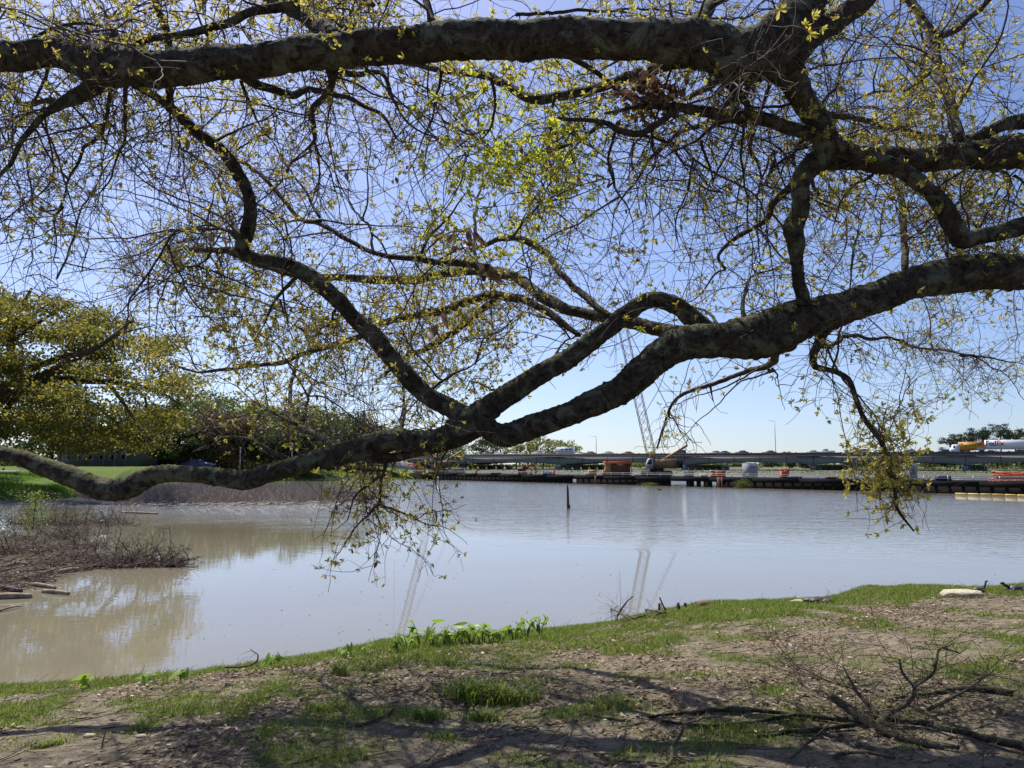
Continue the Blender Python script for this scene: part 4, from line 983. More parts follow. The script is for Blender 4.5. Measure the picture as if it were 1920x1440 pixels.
B_ = [  # smaller traced branches: points, depths
 ([(1085, 628, 9), (1050, 602, 14), (1000, 568, 16), (960, 558, 18), (920, 553, 16), (880, 565, 16), (840, 580, 18), (790, 590, 14), (730, 602, 14), (680, 630, 12), (620, 650, 12), (570, 662, 10), (530, 678, 10), (480, 685, 8), (420, 693, 7), (370, 697, 5), (320, 680, 4)], [7.2, 9.5, 10.5]),
 ([(935, 558, 12), (880, 600, 13), (840, 630, 13), (800, 655, 12), (765, 668, 9), (720, 700, 6)], [9, 10]),
 ([(190, 150, 40), (165, 168, 32), (140, 180, 30), (110, 195, 22), (85, 213, 15), (60, 240, 12), (35, 270, 11), (20, 305, 9), (0, 332, 7), (-30, 380, 5)], [6.0, 5.8]),
 ([(115, 190, 14), (95, 191, 11), (40, 190, 9), (15, 165, 7), (-20, 145, 5)], [5.9, 5.8]),
 ([(210, 155, 9), (205, 210, 8), (190, 250, 9), (160, 275, 9), (150, 310, 8), (130, 345, 7), (115, 385, 7), (85, 402, 6), (40, 380, 4), (0, 365, 3)], [6, 5.9]),
 ([(115, 385, 6), (102, 420, 5), (100, 480, 4), (112, 540, 3)], [5.9, 5.8]),
 ([(236, 150, 9), (238, 230, 8), (225, 290, 6), (210, 330, 6), (190, 360, 5), (185, 385, 4), (150, 440, 3)], [6, 5.8]),
 ([(325, 215, 8), (340, 270, 7), (375, 300, 8), (410, 335, 9), (425, 380, 8), (435, 410, 8), (448, 445, 9)], [6.4, 6.6]),
 ([(425, 290, 9), (470, 315, 8), (500, 340, 8), (530, 375, 8), (565, 410, 8), (600, 420, 9), (650, 450, 9), (700, 475, 10), (760, 485, 11), (820, 490, 12), (870, 495, 14), (915, 503, 16)], [6.5, 7]),
 ([(500, 414, 5), (550, 415, 6), (600, 415, 8)], [6.7, 6.8]),
 ([(475, 245, 4), (520, 275, 6), (545, 320, 6), (575, 365, 6), (597, 407, 6)], [6.3, 6.7]),
 ([(405, 268, 6), (450, 240, 5), (500, 218, 5), (530, 190, 4), (560, 140, 4)], [6.4, 6.2]),
 ([(560, 12, 22), (500, 15, 19), (470, 22, 18), (430, 45, 17), (380, 55, 16), (320, 65, 14), (270, 75, 12), (230, 98, 9), (180, 120, 7)], [5.9, 6.3]),
 ([(440, -60, 34), (500, -12, 36), (545, 10, 38), (575, 28, 38), (602, 52, 40), (628, 80, 46)], [6.2, 5.75]),
 ([(560, 0, 14), (600, 18, 13), (625, 32, 14), (655, 55, 18)], [5.9, 5.7]),
 ([(280, -20, 14), (298, 20, 15), (312, 55, 16), (320, 110, 15), (316, 165, 16), (322, 208, 17)], [6.4, 6.4]),
 ([(190, -20, 7), (200, 30, 9), (215, 60, 9), (245, 90, 10)], [6.1, 6.1]),
 ([(60, 75, 8), (110, 50, 9), (170, 45, 9), (215, 60, 8), (240, 95, 8)], [6.2, 6]),
 ([(0, 20, 5), (60, 50, 6), (130, 60, 5), (190, 95, 7)], [6.0, 6]),
 ([(795, -20, 10), (803, 15, 13), (811, 45, 18)], [5.6, 5.5]),
 ([(1345, -30, 24), (1330, 10, 27), (1312, 35, 30), (1298, 62, 34)], [5.6, 5.3]),
 ([(700, 10, 10), (665, -10, 9), (620, -30, 8)], [5.7, 5.7]),
 ([(1340, 115, 24), (1290, 122, 22), (1240, 128, 22), (1200, 140, 20), (1150, 155, 20), (1100, 170, 20), (1050, 180, 20), (1000, 185, 20), (960, 165, 18), (915, 145, 17), (870, 138, 14), (820, 130, 12), (770, 122, 12), (740, 108, 10)], [5.6, 5.8]),
 ([(1375, 138, 22), (1345, 148, 20), (1315, 168, 14), (1280, 190, 8), (1240, 215, 5)], [5.5, 5.7]),
 ([(1045, 227, 7), (1125, 232, 10), (1160, 243, 14), (1200, 247, 14), (1235, 225, 13), (1262, 203, 14)], [5.8, 5.7]),
 ([(1195, 247, 9), (1240, 262, 8), (1262, 270, 6), (1300, 285, 4)], [5.8, 5.8]),
 ([(1125, 232, 9), (1085, 262, 9), (1040, 275, 8), (1000, 290, 6), (960, 305, 5)], [5.8, 6]),
 ([(1245, 295, 5), (1262, 280, 10), (1300, 262, 10), (1330, 236, 11), (1365, 222, 12), (1400, 218, 12)], [5.9, 5.7]),
 ([(1530, 218, 14), (1580, 218, 12), (1635, 228, 12), (1700, 247, 13), (1770, 262, 14)], [6, 6.2]),
 ([(1690, -30, 14), (1712, 10, 16), (1735, 42, 18), (1752, 80, 20), (1757, 125, 20), (1770, 165, 20), (1785, 210, 20), (1798, 262, 22)], [7, 6.2]),
 ([(1752, 78, 12), (1785, 60, 14), (1808, 42, 13), (1835, 18, 12), (1870, -20, 10)], [6.8, 7]),
 ([(1665, 320, 13), (1685, 360, 12), (1693, 400, 13), (1695, 450, 13), (1702, 510, 15)], [6.1, 6.4]),
 ([(1560, 600, 26), (1545, 622, 22), (1535, 645, 18), (1525, 670, 16), (1528, 690, 13), (1560, 697, 10), (1590, 712, 11), (1605, 745, 10), (1620, 780, 10), (1640, 810, 10), (1660, 845, 9), (1670, 880, 9), (1680, 910, 8), (1678, 940, 7), (1690, 965, 5), (1715, 995, 3)], [6.6, 6.7, 6.4]),
 ([(1545, 655, 9), (1570, 645, 9), (1600, 628, 10), (1640, 632, 9), (1700, 645, 8), (1760, 655, 8), (1800, 665, 7), (1850, 682, 6), (1885, 705, 5), (1910, 745, 4), (1940, 780, 3)], [6.6, 10.5, 11]),
 ([(1800, 665, 6), (1860, 670, 5), (1940, 690, 4)], [10, 11]),
 ([(1455, 655, 20), (1447, 678, 16), (1432, 690, 13), (1400, 695, 10), (1365, 708, 9), (1330, 722, 8), (1290, 735, 7), (1262, 755, 6), (1247, 790, 5), (1233, 840, 4)], [6.6, 6.5]),
 ([(1335, 722, 5), (1335, 750, 4)], [6.6, 6.6]), ([(1250, 775, 4), (1270, 800, 3), (1285, 830, 2.5)], [6.5, 6.5]), ([(1440, 690, 6), (1455, 700, 5), (1460, 730, 3)], [6.6, 6.5]),
 ([(724, 850, 9), (721, 880, 8), (715, 912, 7), (709, 947, 7), (735, 955, 6), (765, 965, 5), (800, 980, 4), (835, 985, 3), (875, 1018, 2)], [7.1, 6.8]),
 ([(709, 947, 6), (690, 962, 5), (672, 985, 4), (640, 1020, 3), (620, 1060, 2.5), (612, 1105, 2)], [7.0, 6.8]),
 ([(720, 890, 6), (688, 910, 6), (662, 935, 5), (652, 975, 4), (622, 1002, 3)], [7.1, 6.9]),
 ([(850, 830, 5), (830, 860, 4), (818, 890, 4), (822, 925, 3), (850, 960, 2)], [7.0, 6.8]),
 ([(630, 845, 15), (615, 828, 14), (590, 812, 12), (560, 800, 11), (545, 780, 10), (545, 745, 8), (550, 700, 7), (560, 670, 5)], [7.2, 7.3]),
 ([(560, 800, 7), (520, 775, 6), (480, 760, 4), (440, 750, 3)], [7.2, 7.3]), ([(572, 790, 7), (580, 745, 6), (588, 700, 6), (600, 660, 5)], [7.2, 7.1]),
 ([(552, 868, 10), (500, 842, 10), (460, 825, 9), (420, 815, 7), (362, 792, 5)], [7.3, 7.4]),
 ([(715, 830, 9), (735, 805, 7), (690, 800, 6), (725, 808, 5)], [7.1, 7.1]), ([(748, 812, 9), (757, 780, 8), (758, 740, 7), (764, 690, 7), (770, 640, 8), (765, 600, 6)], [7.1, 6.9]),
 ([(445, 475, 20), (430, 470, 16), (390, 468, 10), (350, 468, 8), (334, 450, 6)], [6.7, 6.6]),
 ([(452, 450, 12), (425, 430, 9), (380, 428, 8), (340, 432, 7), (310, 438, 6), (285, 455, 4), (270, 490, 3)], [6.7, 6.5]),
 ([(333, 440, 5), (300, 482, 5), (262, 530, 6), (248, 580, 6), (240, 620, 5), (230, 668, 4)], [6.5, 6.3]),
 ([(400, 470, 5), (378, 495, 5), (340, 512, 5), (300, 530, 4), (250, 560, 3)], [6.6, 6.4]),
 ([(560, 515, 9), (540, 535, 9), (525, 550, 9), (505, 575, 8), (490, 610, 6), (485, 642, 4)], [6.8, 6.7]), ([(522, 565, 5), (535, 595, 4), (560, 628, 3)], [6.8, 6.7]),
 ([(905, 525, 9), (893, 480, 8), (890, 430, 8), (895, 380, 8), (905, 340, 8), (915, 300, 7), (935, 250, 5)], [6.7, 6.4]),
 ([(880, 470, 7), (920, 452, 10), (960, 445, 13), (1005, 465, 14), (1035, 485, 12), (1058, 520, 12), (1100, 558, 14), (1145, 592, 12)], [10, 7.6]),
 ([(960, 445, 5), (1010, 385, 5), (1060, 370, 5), (1110, 345, 4), (1150, 335, 3)], [6.6, 6.4]),
 ([(1790, 372, 7), (1820, 375, 6), (1870, 380, 6), (1892, 350, 7), (1885, 325, 7), (1850, 318, 8)], [6.3, 6.2]), ([(1740, 360, 9), (1755, 385, 7), (1748, 430, 6), (1735, 480, 5)], [6.2, 6.3]),
 ([(1395, 600, 9), (1394, 560, 8), (1404, 525, 7), (1430, 508, 6), (1465, 512, 4)], [6.7, 6.5]), ([(1352, 615, 7), (1327, 588, 7), (1300, 577, 7), (1270, 560, 5)], [6.7, 6.8]),
 ([(1392, 225, 7), (1390, 310, 6), (1395, 370, 6), (1405, 430, 6), (1412, 485, 5)], [5.7, 5.9]), ([(1310, 262, 6), (1330, 310, 6), (1340, 350, 5), (1370, 370, 4)], [5.9, 6]),
 ([(1450, 300, 7), (1440, 340, 7), (1420, 375, 5)], [5.9, 6]), ([(1545, 290, 7), (1510, 280, 7), (1470, 290, 6), (1440, 270, 5), (1420, 250, 4)], [6.1, 6]),
 ([(1500, 190, 8), (1460, 200, 8), (1420, 200, 7), (1370, 185, 6), (1330, 170, 5)], [5.7, 5.9]),
 ([(1530, 215, 8), (1560, 170, 8), (1580, 120, 8), (1600, 70, 7), (1650, 20, 6)], [6, 6.4]), ([(1550, 230, 7), (1600, 190, 8), (1640, 175, 7), (1700, 165, 7), (1755, 120, 8)], [6.2, 6.8]),
 ([(970, 30, 8), (1020, 25, 8), (1080, 20, 9), (1140, 22, 9), (1200, 12, 9), (1300, 30, 8)], [5.9, 5.4]),
 ([(1640, 330, 7), (1600, 350, 6), (1570, 400, 5), (1560, 450, 4)], [6.2, 6.4]), ([(1780, 480, 6), (1770, 440, 6), (1790, 400, 5)], [6.4, 6.3]),
 ([(1810, 460, 7), (1840, 420, 6), (1870, 395, 5)], [6.2, 6.3]), ([(1900, 330, 7), (1930, 360, 6)], [6.2, 6]),
 ([(640, 560, 7), (620, 600, 6), (590, 640, 5), (560, 690, 4)], [6.8, 6.7]), ([(800, 740, 7), (850, 700, 6), (900, 680, 5), (950, 640, 4)], [7, 6.8]),
 ([(1030, 690, 6), (1060, 640, 5), (1100, 615, 4)], [6.9, 6.8]), ([(940, 740, 6), (900, 720, 5), (860, 730, 4)], [6.9, 6.9]),
 ([(700, 475, 6), (690, 430, 6), (660, 390, 5), (650, 340, 4), (620, 300, 4)], [6.8, 6.5]), ([(780, 486, 7), (800, 440, 6), (840, 400, 6), (870, 350, 5), (880, 300, 4)], [6.8, 6.4]),
 ([(830, 132, 7), (820, 180, 6), (810, 230, 6), (790, 280, 5), (760, 330, 4)], [5.8, 6]), ([(920, 148, 7), (925, 200, 7), (910, 250, 6), (870, 290, 5), (830, 320, 4)], [5.8, 5.9]),
 ([(1040, 180, 7), (1030, 230, 6), (1040, 290, 6), (1020, 340, 5), (990, 390, 4)], [5.8, 5.9]), ([(1150, 250, 7), (1140, 300, 6), (1150, 350, 6), (1180, 400, 5), (1190, 450, 4)], [5.8, 6]),
 ([(1220, 240, 7), (1230, 300, 6), (1210, 350, 5), (1215, 400, 4)], [5.8, 5.9]), ([(1300, 290, 5), (1290, 350, 5), (1270, 410, 5), (1280, 470, 4)], [5.9, 6]),
 ([(380, 110, 8), (390, 70, 8), (370, 30, 8), (350, -20, 7)], [6, 6.2]), ([(450, 150, 7), (470, 190, 7), (490, 230, 6), (530, 250, 5)], [5.9, 6.1]),
 ([(640, 120, 6), (620, 170, 6), (580, 200, 5), (560, 240, 4)], [5.8, 6]), ([(90, 120, 8), (75, 170, 7), (40, 230, 7), (20, 260, 6), (-10, 280, 5)], [6, 5.8]),
]
rb = random.Random(21)
for pts_, D_ in B_:
    D_ = list(D_)
    if max(D_) < 8 and len(pts_) > 2:
        f_ = rb.uniform(1.0, 1.5)
        if pts_[0][2] >= pts_[-1][2]: D_[-1] *= f_
        else: D_[0] *= f_
    limb(pts_, D_, 'branch')
# boughs added for bank shade and density, from the top limb and right fork
ru = random.Random(5)
src = [c_ for c_, w_ in LIMBS if w_ > 60][1:]
for k in range(13):
    c_ = src[k % 2] if k % 3 else src[0]; px_, py_ = proj(c_[:, :3]); ok = np.where((px_ > -50) & (px_ < 1900) & (py_ < 330))[0]
    if len(ok) == 0: continue
    p_ = c_[ok[ru.randrange(len(ok))]]; q_ = p_[:3].copy(); r0_ = ru.uniform(.022, .042); L_ = ru.uniform(2.6, 4.6); dx_ = ru.uniform(-.7, .7); dz_ = ru.uniform(-.05, .45)
    rows = [[*q_, r0_]]
    for j in range(1, 7):
        q_ = q_ + np.array([dx_ + ru.uniform(-.3, .3), 1.0, dz_ - .05 * j + ru.uniform(-.2, .2)]) * L_ / 7; rows.append([*q_, r0_ * (1 - j / 6.6)])
    cc = crom(rows, .05)
    for ax in range(3): cc[:, ax] += fbm(cc[:, :3] + 9, 1.8, 280 + ax * 7, 2) * .12
    MB().tube(cc[:, :3], np.maximum(cc[:, 3], .003), 8, True, bark_disp).build('branch', M['branch'], near, True); LIMBS.append((cc, 30))
# wood grown from them: twigs in three orders
S = []; T = []; W = []
for c_, wm in LIMBS[1:]:
    if wm > 60: wt = .35
    elif wm > 28: wt = .8
    else: wt = 1.5
    seg = np.linalg.norm(np.diff(c_[:, :3], axis=0), axis=1)
    S.append(c_[1:, :3]); T.append(np.diff(c_[:, :3], axis=0) / (seg[:, None] + 1e-9)); W.append(seg * wt)
S = np.vstack(S); T = np.vstack(T); W = np.concatenate(W)
px, py = proj(S)
W = W * ((px > -250) & (px < 2150) & (py > -350))
W = W * np.where((px > 1000) & (px < 1330) & (py > 640), .25, 1) * np.where((py > 840) & (px < 640), .06, 1) * np.where((px > 900) & (px < 1300) & (py > 720), .15, 1)
W = W * np.where((px < 520) & (py < 420), 1.4, 1) * np.where(py > 820, .6, 1) * np.where((px > 1590) & (px < 1800) & (py > 760), 2.5, 1) * np.where((px > 600) & (px < 880) & (py > 880), 1.2, 1) * np.where((px > 1560) & (py > 640), 1.0, 1)
def keep(P, py_lim=True):
    """airy windows that the photo leaves open"""
    x, y = proj(P)
    k = np.ones(len(x), bool)
    rr_ = rng.random(len(x))
    k &= ~((x > 1000) & (x < 1215) & (y > 700)) | (rr_ < .05)
    k &= ~((x > 1480) & (y > 800) & (x < 1580)) | (rr_ < .05)
    k &= ~((x > 1290) & (x < 1400) & (y > 740))
    k &= ~((y > 860) & ((x < 580) | ((x > 900) & (x < 1580)))) & ~(y > 1110) & ~((x > 1500) & (y > 1005))
    k &= ~((x > 1745) & (y > 790)) | (rr_ < .1)
    k &= ~((y > 620) & (x > 960) & (x < 1500)) | (rr_ < .45)
    k &= ~((x < 200) & (y > 640)) | (rr_ < .15)
    return k
def grow(S, T, W, n, L, r0, r1, npt, seed, wig, droop, side=.9, sides=3, filt=True, fwd=.45):
    r = np.random.default_rng(seed)
    i = r.choice(len(S), n, p=W / W.sum())
    d_ = r.normal(size=(n, 3)) * np.array([1, 1.1, 1]); t = T[i]
    d_ -= t * (d_ * t).sum(1)[:, None]; d_ /= np.linalg.norm(d_, axis=1)[:, None] + 1e-9
    d_ = d_ * side + t * fwd * r.choice([-1, 1, 1], n)[:, None] + np.array([0, 0, -droop * 2])
    l_ = r.uniform(L[0], L[1], n) * KD; r0 *= KD; r1 *= KD
    P, V, Fc = twigs_batch(S[i], d_, l_, r0, r1, npt, seed + 1, wig, droop, sides)
    if filt:
        k = keep(P[:, -1])
        V = V.reshape(n, -1, 3)[k]; P = P[k]; m = V.shape[1]
        per = (npt - 1) * sides
        Fc = Fc.reshape(n, per, 4)[:len(P)]
        V = V.reshape(-1, 3); Fc = Fc.reshape(-1, 4)
    return P, V, Fc
tw = MB()
def flat(P): 
    t = np.diff(P, axis=1); t /= np.linalg.norm(t, axis=2)[..., None] + 1e-9
    return P[:, 1:].reshape(-1, 3), t.reshape(-1, 3)
P0, V, Fc = grow(S, T, W, 190, (.8, 2.0), .0105, .0030, 18, 91, .15, .02, .9, 5); tw.add(V, Fc)
s0, t0 = flat(P0); w0_ = np.full(len(s0), W.sum() * .55 / len(s0)); S = np.vstack([S, s0]); T = np.vstack([T, t0]); W = np.concatenate([W, w0_])
P1, V, Fc = grow(S, T, W, 1750, (.35, 1.3), .0058, .0024, 11, 101, .17, .03); tw.add(V, Fc)
extra = []
sx_, sy_ = proj(S)
for (xa, xb, ya, yb, n_, la, lb, dr_) in ((1600, 1720, 800, 960, 20, .10, .42, .01), (1590, 1760, 640, 800, 16, .15, .5, .05), (600, 880, 880, 1010, 9, .15, .42, .06), (1180, 1330, 690, 860, 26, .2, .6, .09), (1480, 1900, 610, 700, 28, .3, .8, .09)):
    sel = (sx_ > xa) & (sx_ < xb) & (sy_ > ya) & (sy_ < yb)
    if sel.sum() < 5: continue
    Pe, V, Fc = grow(S[sel], T[sel], np.ones(sel.sum()), n_, (la, lb), .0042, .0020, 11, 401 + n_, .2, dr_, filt=False); tw.add(V, Fc); extra.append(Pe)
P1 = np.vstack([P1] + extra)
s1, t1 = flat(P1)
w1_ = np.ones(len(s1)); w1_[-sum(len(e_) for e_ in extra) * 10:] = 1.0
P2, V, Fc = grow(s1, t1, w1_, 10500, (.14, .6), .0030, .0017, 7, 201, .19, .025, 1.0); tw.add(V, Fc)
s2, t2 = flat(P2)
P3, V, Fc = grow(s2, t2, np.ones(len(s2)), 15500, (.05, .22), .0020, .0012, 4, 301, .25, .02, 1.0); tw.add(V, Fc)
o = tw.build('twigs', M['twig'], near); o['kind'] = 'stuff'
# leaves in whorls at the tips
tips = np.vstack([P3[:, -1], P2[:, -1], P3[:, 2]]); tdir = np.vstack([P3[:, -1] - P3[:, -2], P2[:, -1] - P2[:, -2], P3[:, 2] - P3[:, 1]])
x, y = proj(tips)
cl = vnoise(tips, 1.3, 91) * .5 + .5
dens = .46 * np.ones(len(x))
dens += .55 * np.exp(-((x - 960) / 190) ** 2 - ((y - 290) / 140) ** 2)
dens += .35 * np.exp(-((x - 800) / 150) ** 2 - ((y - 100) / 90) ** 2)
dens += .30 * np.exp(-((x - 1800) / 180) ** 2 - ((y - 200) / 200) ** 2)
dens += .3 * np.exp(-((x - 1690) / 90) ** 2 - ((y - 900) / 80) ** 2) + .25 * np.exp(-((x - 470) / 130) ** 2 - ((y - 620) / 90) ** 2)
dens -= .28 * np.exp(-((x - 120) / 220) ** 2 - ((y - 250) / 230) ** 2)
dens -= .30 * np.exp(-((x - 1350) / 150) ** 2 - ((y - 300) / 150) ** 2)
dens -= .3 * np.exp(-((x - 1750) / 150) ** 2 - ((y - 700) / 80) ** 2)
cl2 = vnoise(tips, .8, 97) * .5 + .5
k = rng.random(len(x)) < dens * np.clip(-.1 + 3.4 * cl ** 1.6 * (.35 + cl2), 0, 2.0)
C = tips[k]; Dd = tdir[k]; Dd /= np.linalg.norm(Dd, axis=1)[:, None] + 1e-9
xx = x[k]; yy = y[k]
rep = rng.integers(6, 13, len(C))
idx = np.repeat(np.arange(len(C)), rep)
size = KD * rng.uniform(.016, .052, len(idx)) * np.where(np.hypot(xx[idx] - 950, yy[idx] - 280) < 200, 1.25, 1)
br = (np.exp(-((xx[idx] - 960) / 210) ** 2 - ((yy[idx] - 300) / 160) ** 2) * .75 + .06) > rng.random(len(idx))
for m_, sel, nm in ((M['leaf'], ~br, 'leaves'), (M['bright_leaf'], br, 'leaves')):
    V, Fc = leaf_cards(C[idx[sel]], size[sel], seed=15, aspect=.34, dirs=Dd[idx[sel]] * .9 + rng.normal(size=(sel.sum(), 3)) * .55)
    o = MB().add(V, Fc).build(nm, m_, near); o['kind'] = 'stuff'
# leaves large enough to be picked out
def one_leaf(L, asp, curl=.15):
    n = 7; t = np.linspace(0, 1, n); w_ = L * asp * np.sin(np.clip(t ** .8, 0, 1) * math.pi) ** .7 * .5 + .0008
    mid_ = np.stack([t * L, 0 * t, -curl * L * t ** 2], -1)
    l_ = mid_ + np.stack([0 * t, w_, w_ * .35], -1); r_ = mid_ + np.stack([0 * t, -w_, w_ * .35], -1)
    V = np.vstack([mid_, l_, r_]); f = []
    for i in range(n - 1): f += [[i, i + 1, n + i + 1, n + i], [i + 1, i, 2 * n + i, 2 * n + i + 1]]
    return V, f
def leaf_mesh(name, L, asp, curl, m_):
    V, f = one_leaf(L, asp, curl); o = MB().add(V, f).build(name, m_, None, True); me = o.data; bpy.data.objects.remove(o); return me
lm = leaf_mesh('leaf', .062, .36, .25, M['bright_leaf']); dm = leaf_mesh('dead_leaf', .085, .55, -.35, M['dead_leaf']); dm2 = leaf_mesh('dead_leaf', .125, .40, .9, M['dead_leaf'])
def place_leaf(me, name, P, direc, sc=1.0, roll=0):
    o = bpy.data.objects.new(name, me); COL.objects.link(o); o.parent = near
    q = Vector(direc).to_track_quat('X', 'Z'); o.rotation_euler = (q @ Quaternion((1, 0, 0), roll)).to_euler()
    o.location = Vector(P) - Vector(near['_w']); o.scale = (sc * KD,) * 3
allt = np.vstack([P3[:, -1], P2[:, -1]]); ax_, ay_ = proj(allt)
for cx_, cy_, rad_, n_ in ((1010, 465, 25, 6), (800, 60, 130, 10), (870, 250, 130, 40), (960, 270, 110, 40), (1080, 255, 90, 24), (690, 620, 40, 10), (470, 510, 40, 12), (980, 480, 60, 10), (1190, 610, 30, 10), (1380, 490, 60, 12), (960, 895, 60, 4), (1740, 905, 60, 22), (560, 700, 40, 8), (160, 50, 40, 5), (1650, 880, 50, 14)):
    cand = np.where(np.hypot(ax_ - cx_, ay_ - cy_) < rad_)[0]
    if len(cand) == 0: continue
    for c_ in rng.choice(cand, min(len(cand), max(1, n_ // 4)), replace=False):
        for j in range(5):
            a = random.uniform(0, 6.28); place_leaf(lm, 'leaf', allt[c_] + rng.normal(size=3) * .004, (math.cos(a), math.sin(a) * .8, random.uniform(-.6, .5)), random.uniform(.6, 1.15), random.uniform(-1, 1))
for (cx_, cy_, n_, Yd, sp) in ((855, 455, 6, 6.5, 22), (915, 515, 6, 6.6, 20), (820, 605, 5, 6.8, 20), (885, 425, 3, 6.5, 12)):
    for j in range(n_):
        P = at(cx_ + random.uniform(-sp, sp), cy_ + random.uniform(-sp * 1.2, sp * .6), Yd * KD + random.uniform(-.1, .1)); place_leaf(dm2, 'dead_leaf', P, (random.uniform(-.5, .5), random.uniform(-.4, .4), -1), random.uniform(.8, 1.35), random.uniform(0, 6))
cand = np.where((ay_ > 60) & (ax_ > 0) & (ax_ < 1920))[0]
ww = .15 + 2.0 * np.exp(-((ax_[cand] - 700) / 120) ** 2 - ((ay_[cand] - 1000) / 80) ** 2)
for c_ in rng.choice(cand, 150, replace=False, p=ww / ww.sum()):
    place_leaf(dm, 'dead_leaf', allt[c_], (random.uniform(-.4, .4), random.uniform(-.4, .4), -1), random.uniform(.4, .85), random.uniform(0, 6))
# ball of dry leaves lodged in the branches
p = at(1217, 182, 5.8 * KD); r = np.random.default_rng(3); C = p + r.normal(size=(420, 3)) * [.11, .08, .07]
V, Fc = leaf_cards(C, r.uniform(.03, .07, 420), seed=9, aspect=.6)
tag(MB().add(V, Fc).build('squirrel_nest', M['dead_leaf']), 'squirrel nest, a ball of dry brown leaves lodged among the upper branches', 'nest', kind='stuff')

# ------------------------------------------------------------------ ground cover
def scatter(n, seed, xr=(-6.5, 11.5), yr=(2.6, 17)):
    r = np.random.default_rng(seed); x = r.uniform(*xr, n * 4); y = r.uniform(*yr, n * 4)
    a, b_ = proj(np.stack([x, y, gz(x, y)], -1)); k = (a > -60) & (a < 1980) & (b_ < 1500) & (edge_y(x) - y > 0.0)
    return x[k][:n], y[k][:n]
def blades(name, x, y, h, w_, m_, lab, cat, seed, lean=.5):
    r = np.random.default_rng(seed); n = len(x)
    B = np.stack([x, y, gz(x, y) - .006], -1); a = r.uniform(0, 6.28, n)
    W_ = np.stack([np.cos(a), np.sin(a), 0 * a], -1) * w_[:, None] / 2
    Ld = r.normal(size=(n, 3)) * [lean, lean, 0]
    m1 = B + (Ld * .35 + [0, 0, .6]) * h[:, None]; tp = B + (Ld + [0, 0, 1]) * h[:, None]
    V = np.stack([B - W_, B + W_, m1 + W_ * .7, m1 - W_ * .7, tp], 1).reshape(-1, 3); o = np.arange(n)[:, None] * 5
    return tag(MB().add(V, o + [[0, 1, 2, 3]], o + [[3, 2, 4]]).build(name, m_), lab, cat, kind='stuff')
x, y = scatter(330000, 1); gm = green_mask(x, y); r = np.random.default_rng(2)
k = r.random(len(x)) < gm ** 1.1 * .95; x, y, gm = x[k], y[k], gm[k]
far_ = 1 + np.clip((y - 7) / 8, 0, 1) * .5
blades('grass', x, y, r.uniform(.015, .055, len(x)) * (.6 + .7 * gm), r.uniform(.004, .008, len(x)) * far_, M['grass'], 'short patchy green grass growing on the lakeside bank', 'grass', 3)
x, y = scatter(60000, 5); d_ = edge_y(x) - y; k = (r.random(len(x)) < np.clip((x - .8) / 2.5, 0, 1) * np.clip(1.25 - d_ / 1.6, 0, 1)) | (r.random(len(x)) < .03)
x, y = x[k], y[k]; blades('dry_grass', x, y, r.uniform(.015, .065, len(x)), r.uniform(.003, .006, len(x)), M['drygrass'], 'straw coloured dry grass along the lip of the bank', 'dry grass', 6, 1.0)
# taller weeds fringing the water
x, y = scatter(120000, 71); d_ = edge_y(x) - y; r = np.random.default_rng(72)
k = (d_ < .45) & (r.random(len(x)) < np.clip(.25 + 1.3 * vnoise(np.stack([x, y, x * 0], -1), 1.7, 12), 0, 1)); x, y = x[k], y[k]
blades('edge_weeds', x, y, r.uniform(.03, .10, len(x)), r.uniform(.005, .012, len(x)), M['weed'], 'fresh weeds and rank blades fringing the water edge', 'weeds', 73, .6)
# leaf litter
x, y = scatter(90000, 8); P = np.stack([x, y, 0 * x], -1); d_ = edge_y(x) - y
pr = np.clip(.30 + 1.6 * fbm(P, 1.1, 55, 3) - .5 * green_mask(x, y) - .12 * np.clip(x / 4, 0, 1) + .25 * np.clip(1 - np.abs(x + .5) / 4, 0, 1), .02, 1) * np.clip(d_ / 1.2, .12, 1)
k = r.random(len(x)) < pr; x, y = x[k], y[k]; n = len(x)
C = np.stack([x, y, gz(x, y) + r.uniform(.002, .014, n)], -1); a = r.uniform(0, 6.28, n)
D_ = np.stack([np.cos(a), np.sin(a), r.normal(size=n) * .22], -1); D_ /= np.linalg.norm(D_, axis=1)[:, None]
W_ = np.cross(D_, [0, 0, 1.0]) + r.normal(size=(n, 3)) * .25; W_ /= np.linalg.norm(W_, axis=1)[:, None]
s = r.uniform(.018, .058, n)[:, None]; w_ = s * r.uniform(.16, .3, n)[:, None]; cu = [0, 0, 1.0] * (w_ * r.uniform(-.2, .9, n)[:, None])
V = np.stack([C, C + D_ * s * .35 + W_ * w_ * .8 + cu, C + D_ * s * .7 + W_ * w_ + cu, C + D_ * s + cu, C + D_ * s * .7 - W_ * w_ + cu, C + D_ * s * .35 - W_ * w_ * .8 + cu], 1).reshape(-1, 3); o = np.arange(n)[:, None] * 6
tag(MB().add(V, o + [[0, 1, 2, 3]], o + [[0, 3, 4, 5]]).build('leaf_litter', M['litter']), 'dry tan and brown fallen leaves scattered over the bare soil', 'leaf litter', kind='stuff')
# small twigs lying about
x, y = scatter(5200, 9); n = len(x); a = r.normal(size=n) * .9
_, V, Fc = twigs_batch(np.stack([x, y, gz(x, y) + .006], -1), np.stack([np.cos(a), np.sin(a) * .7, 0 * a], -1), r.uniform(.05, .34, n), r.uniform(.002, .005, n), .0015, 5, 10, .16, -.012)
tag(MB().add(V, Fc).build('ground_twigs', M['stick']), 'thin broken twigs littering the bank soil', 'twigs', kind='stuff')
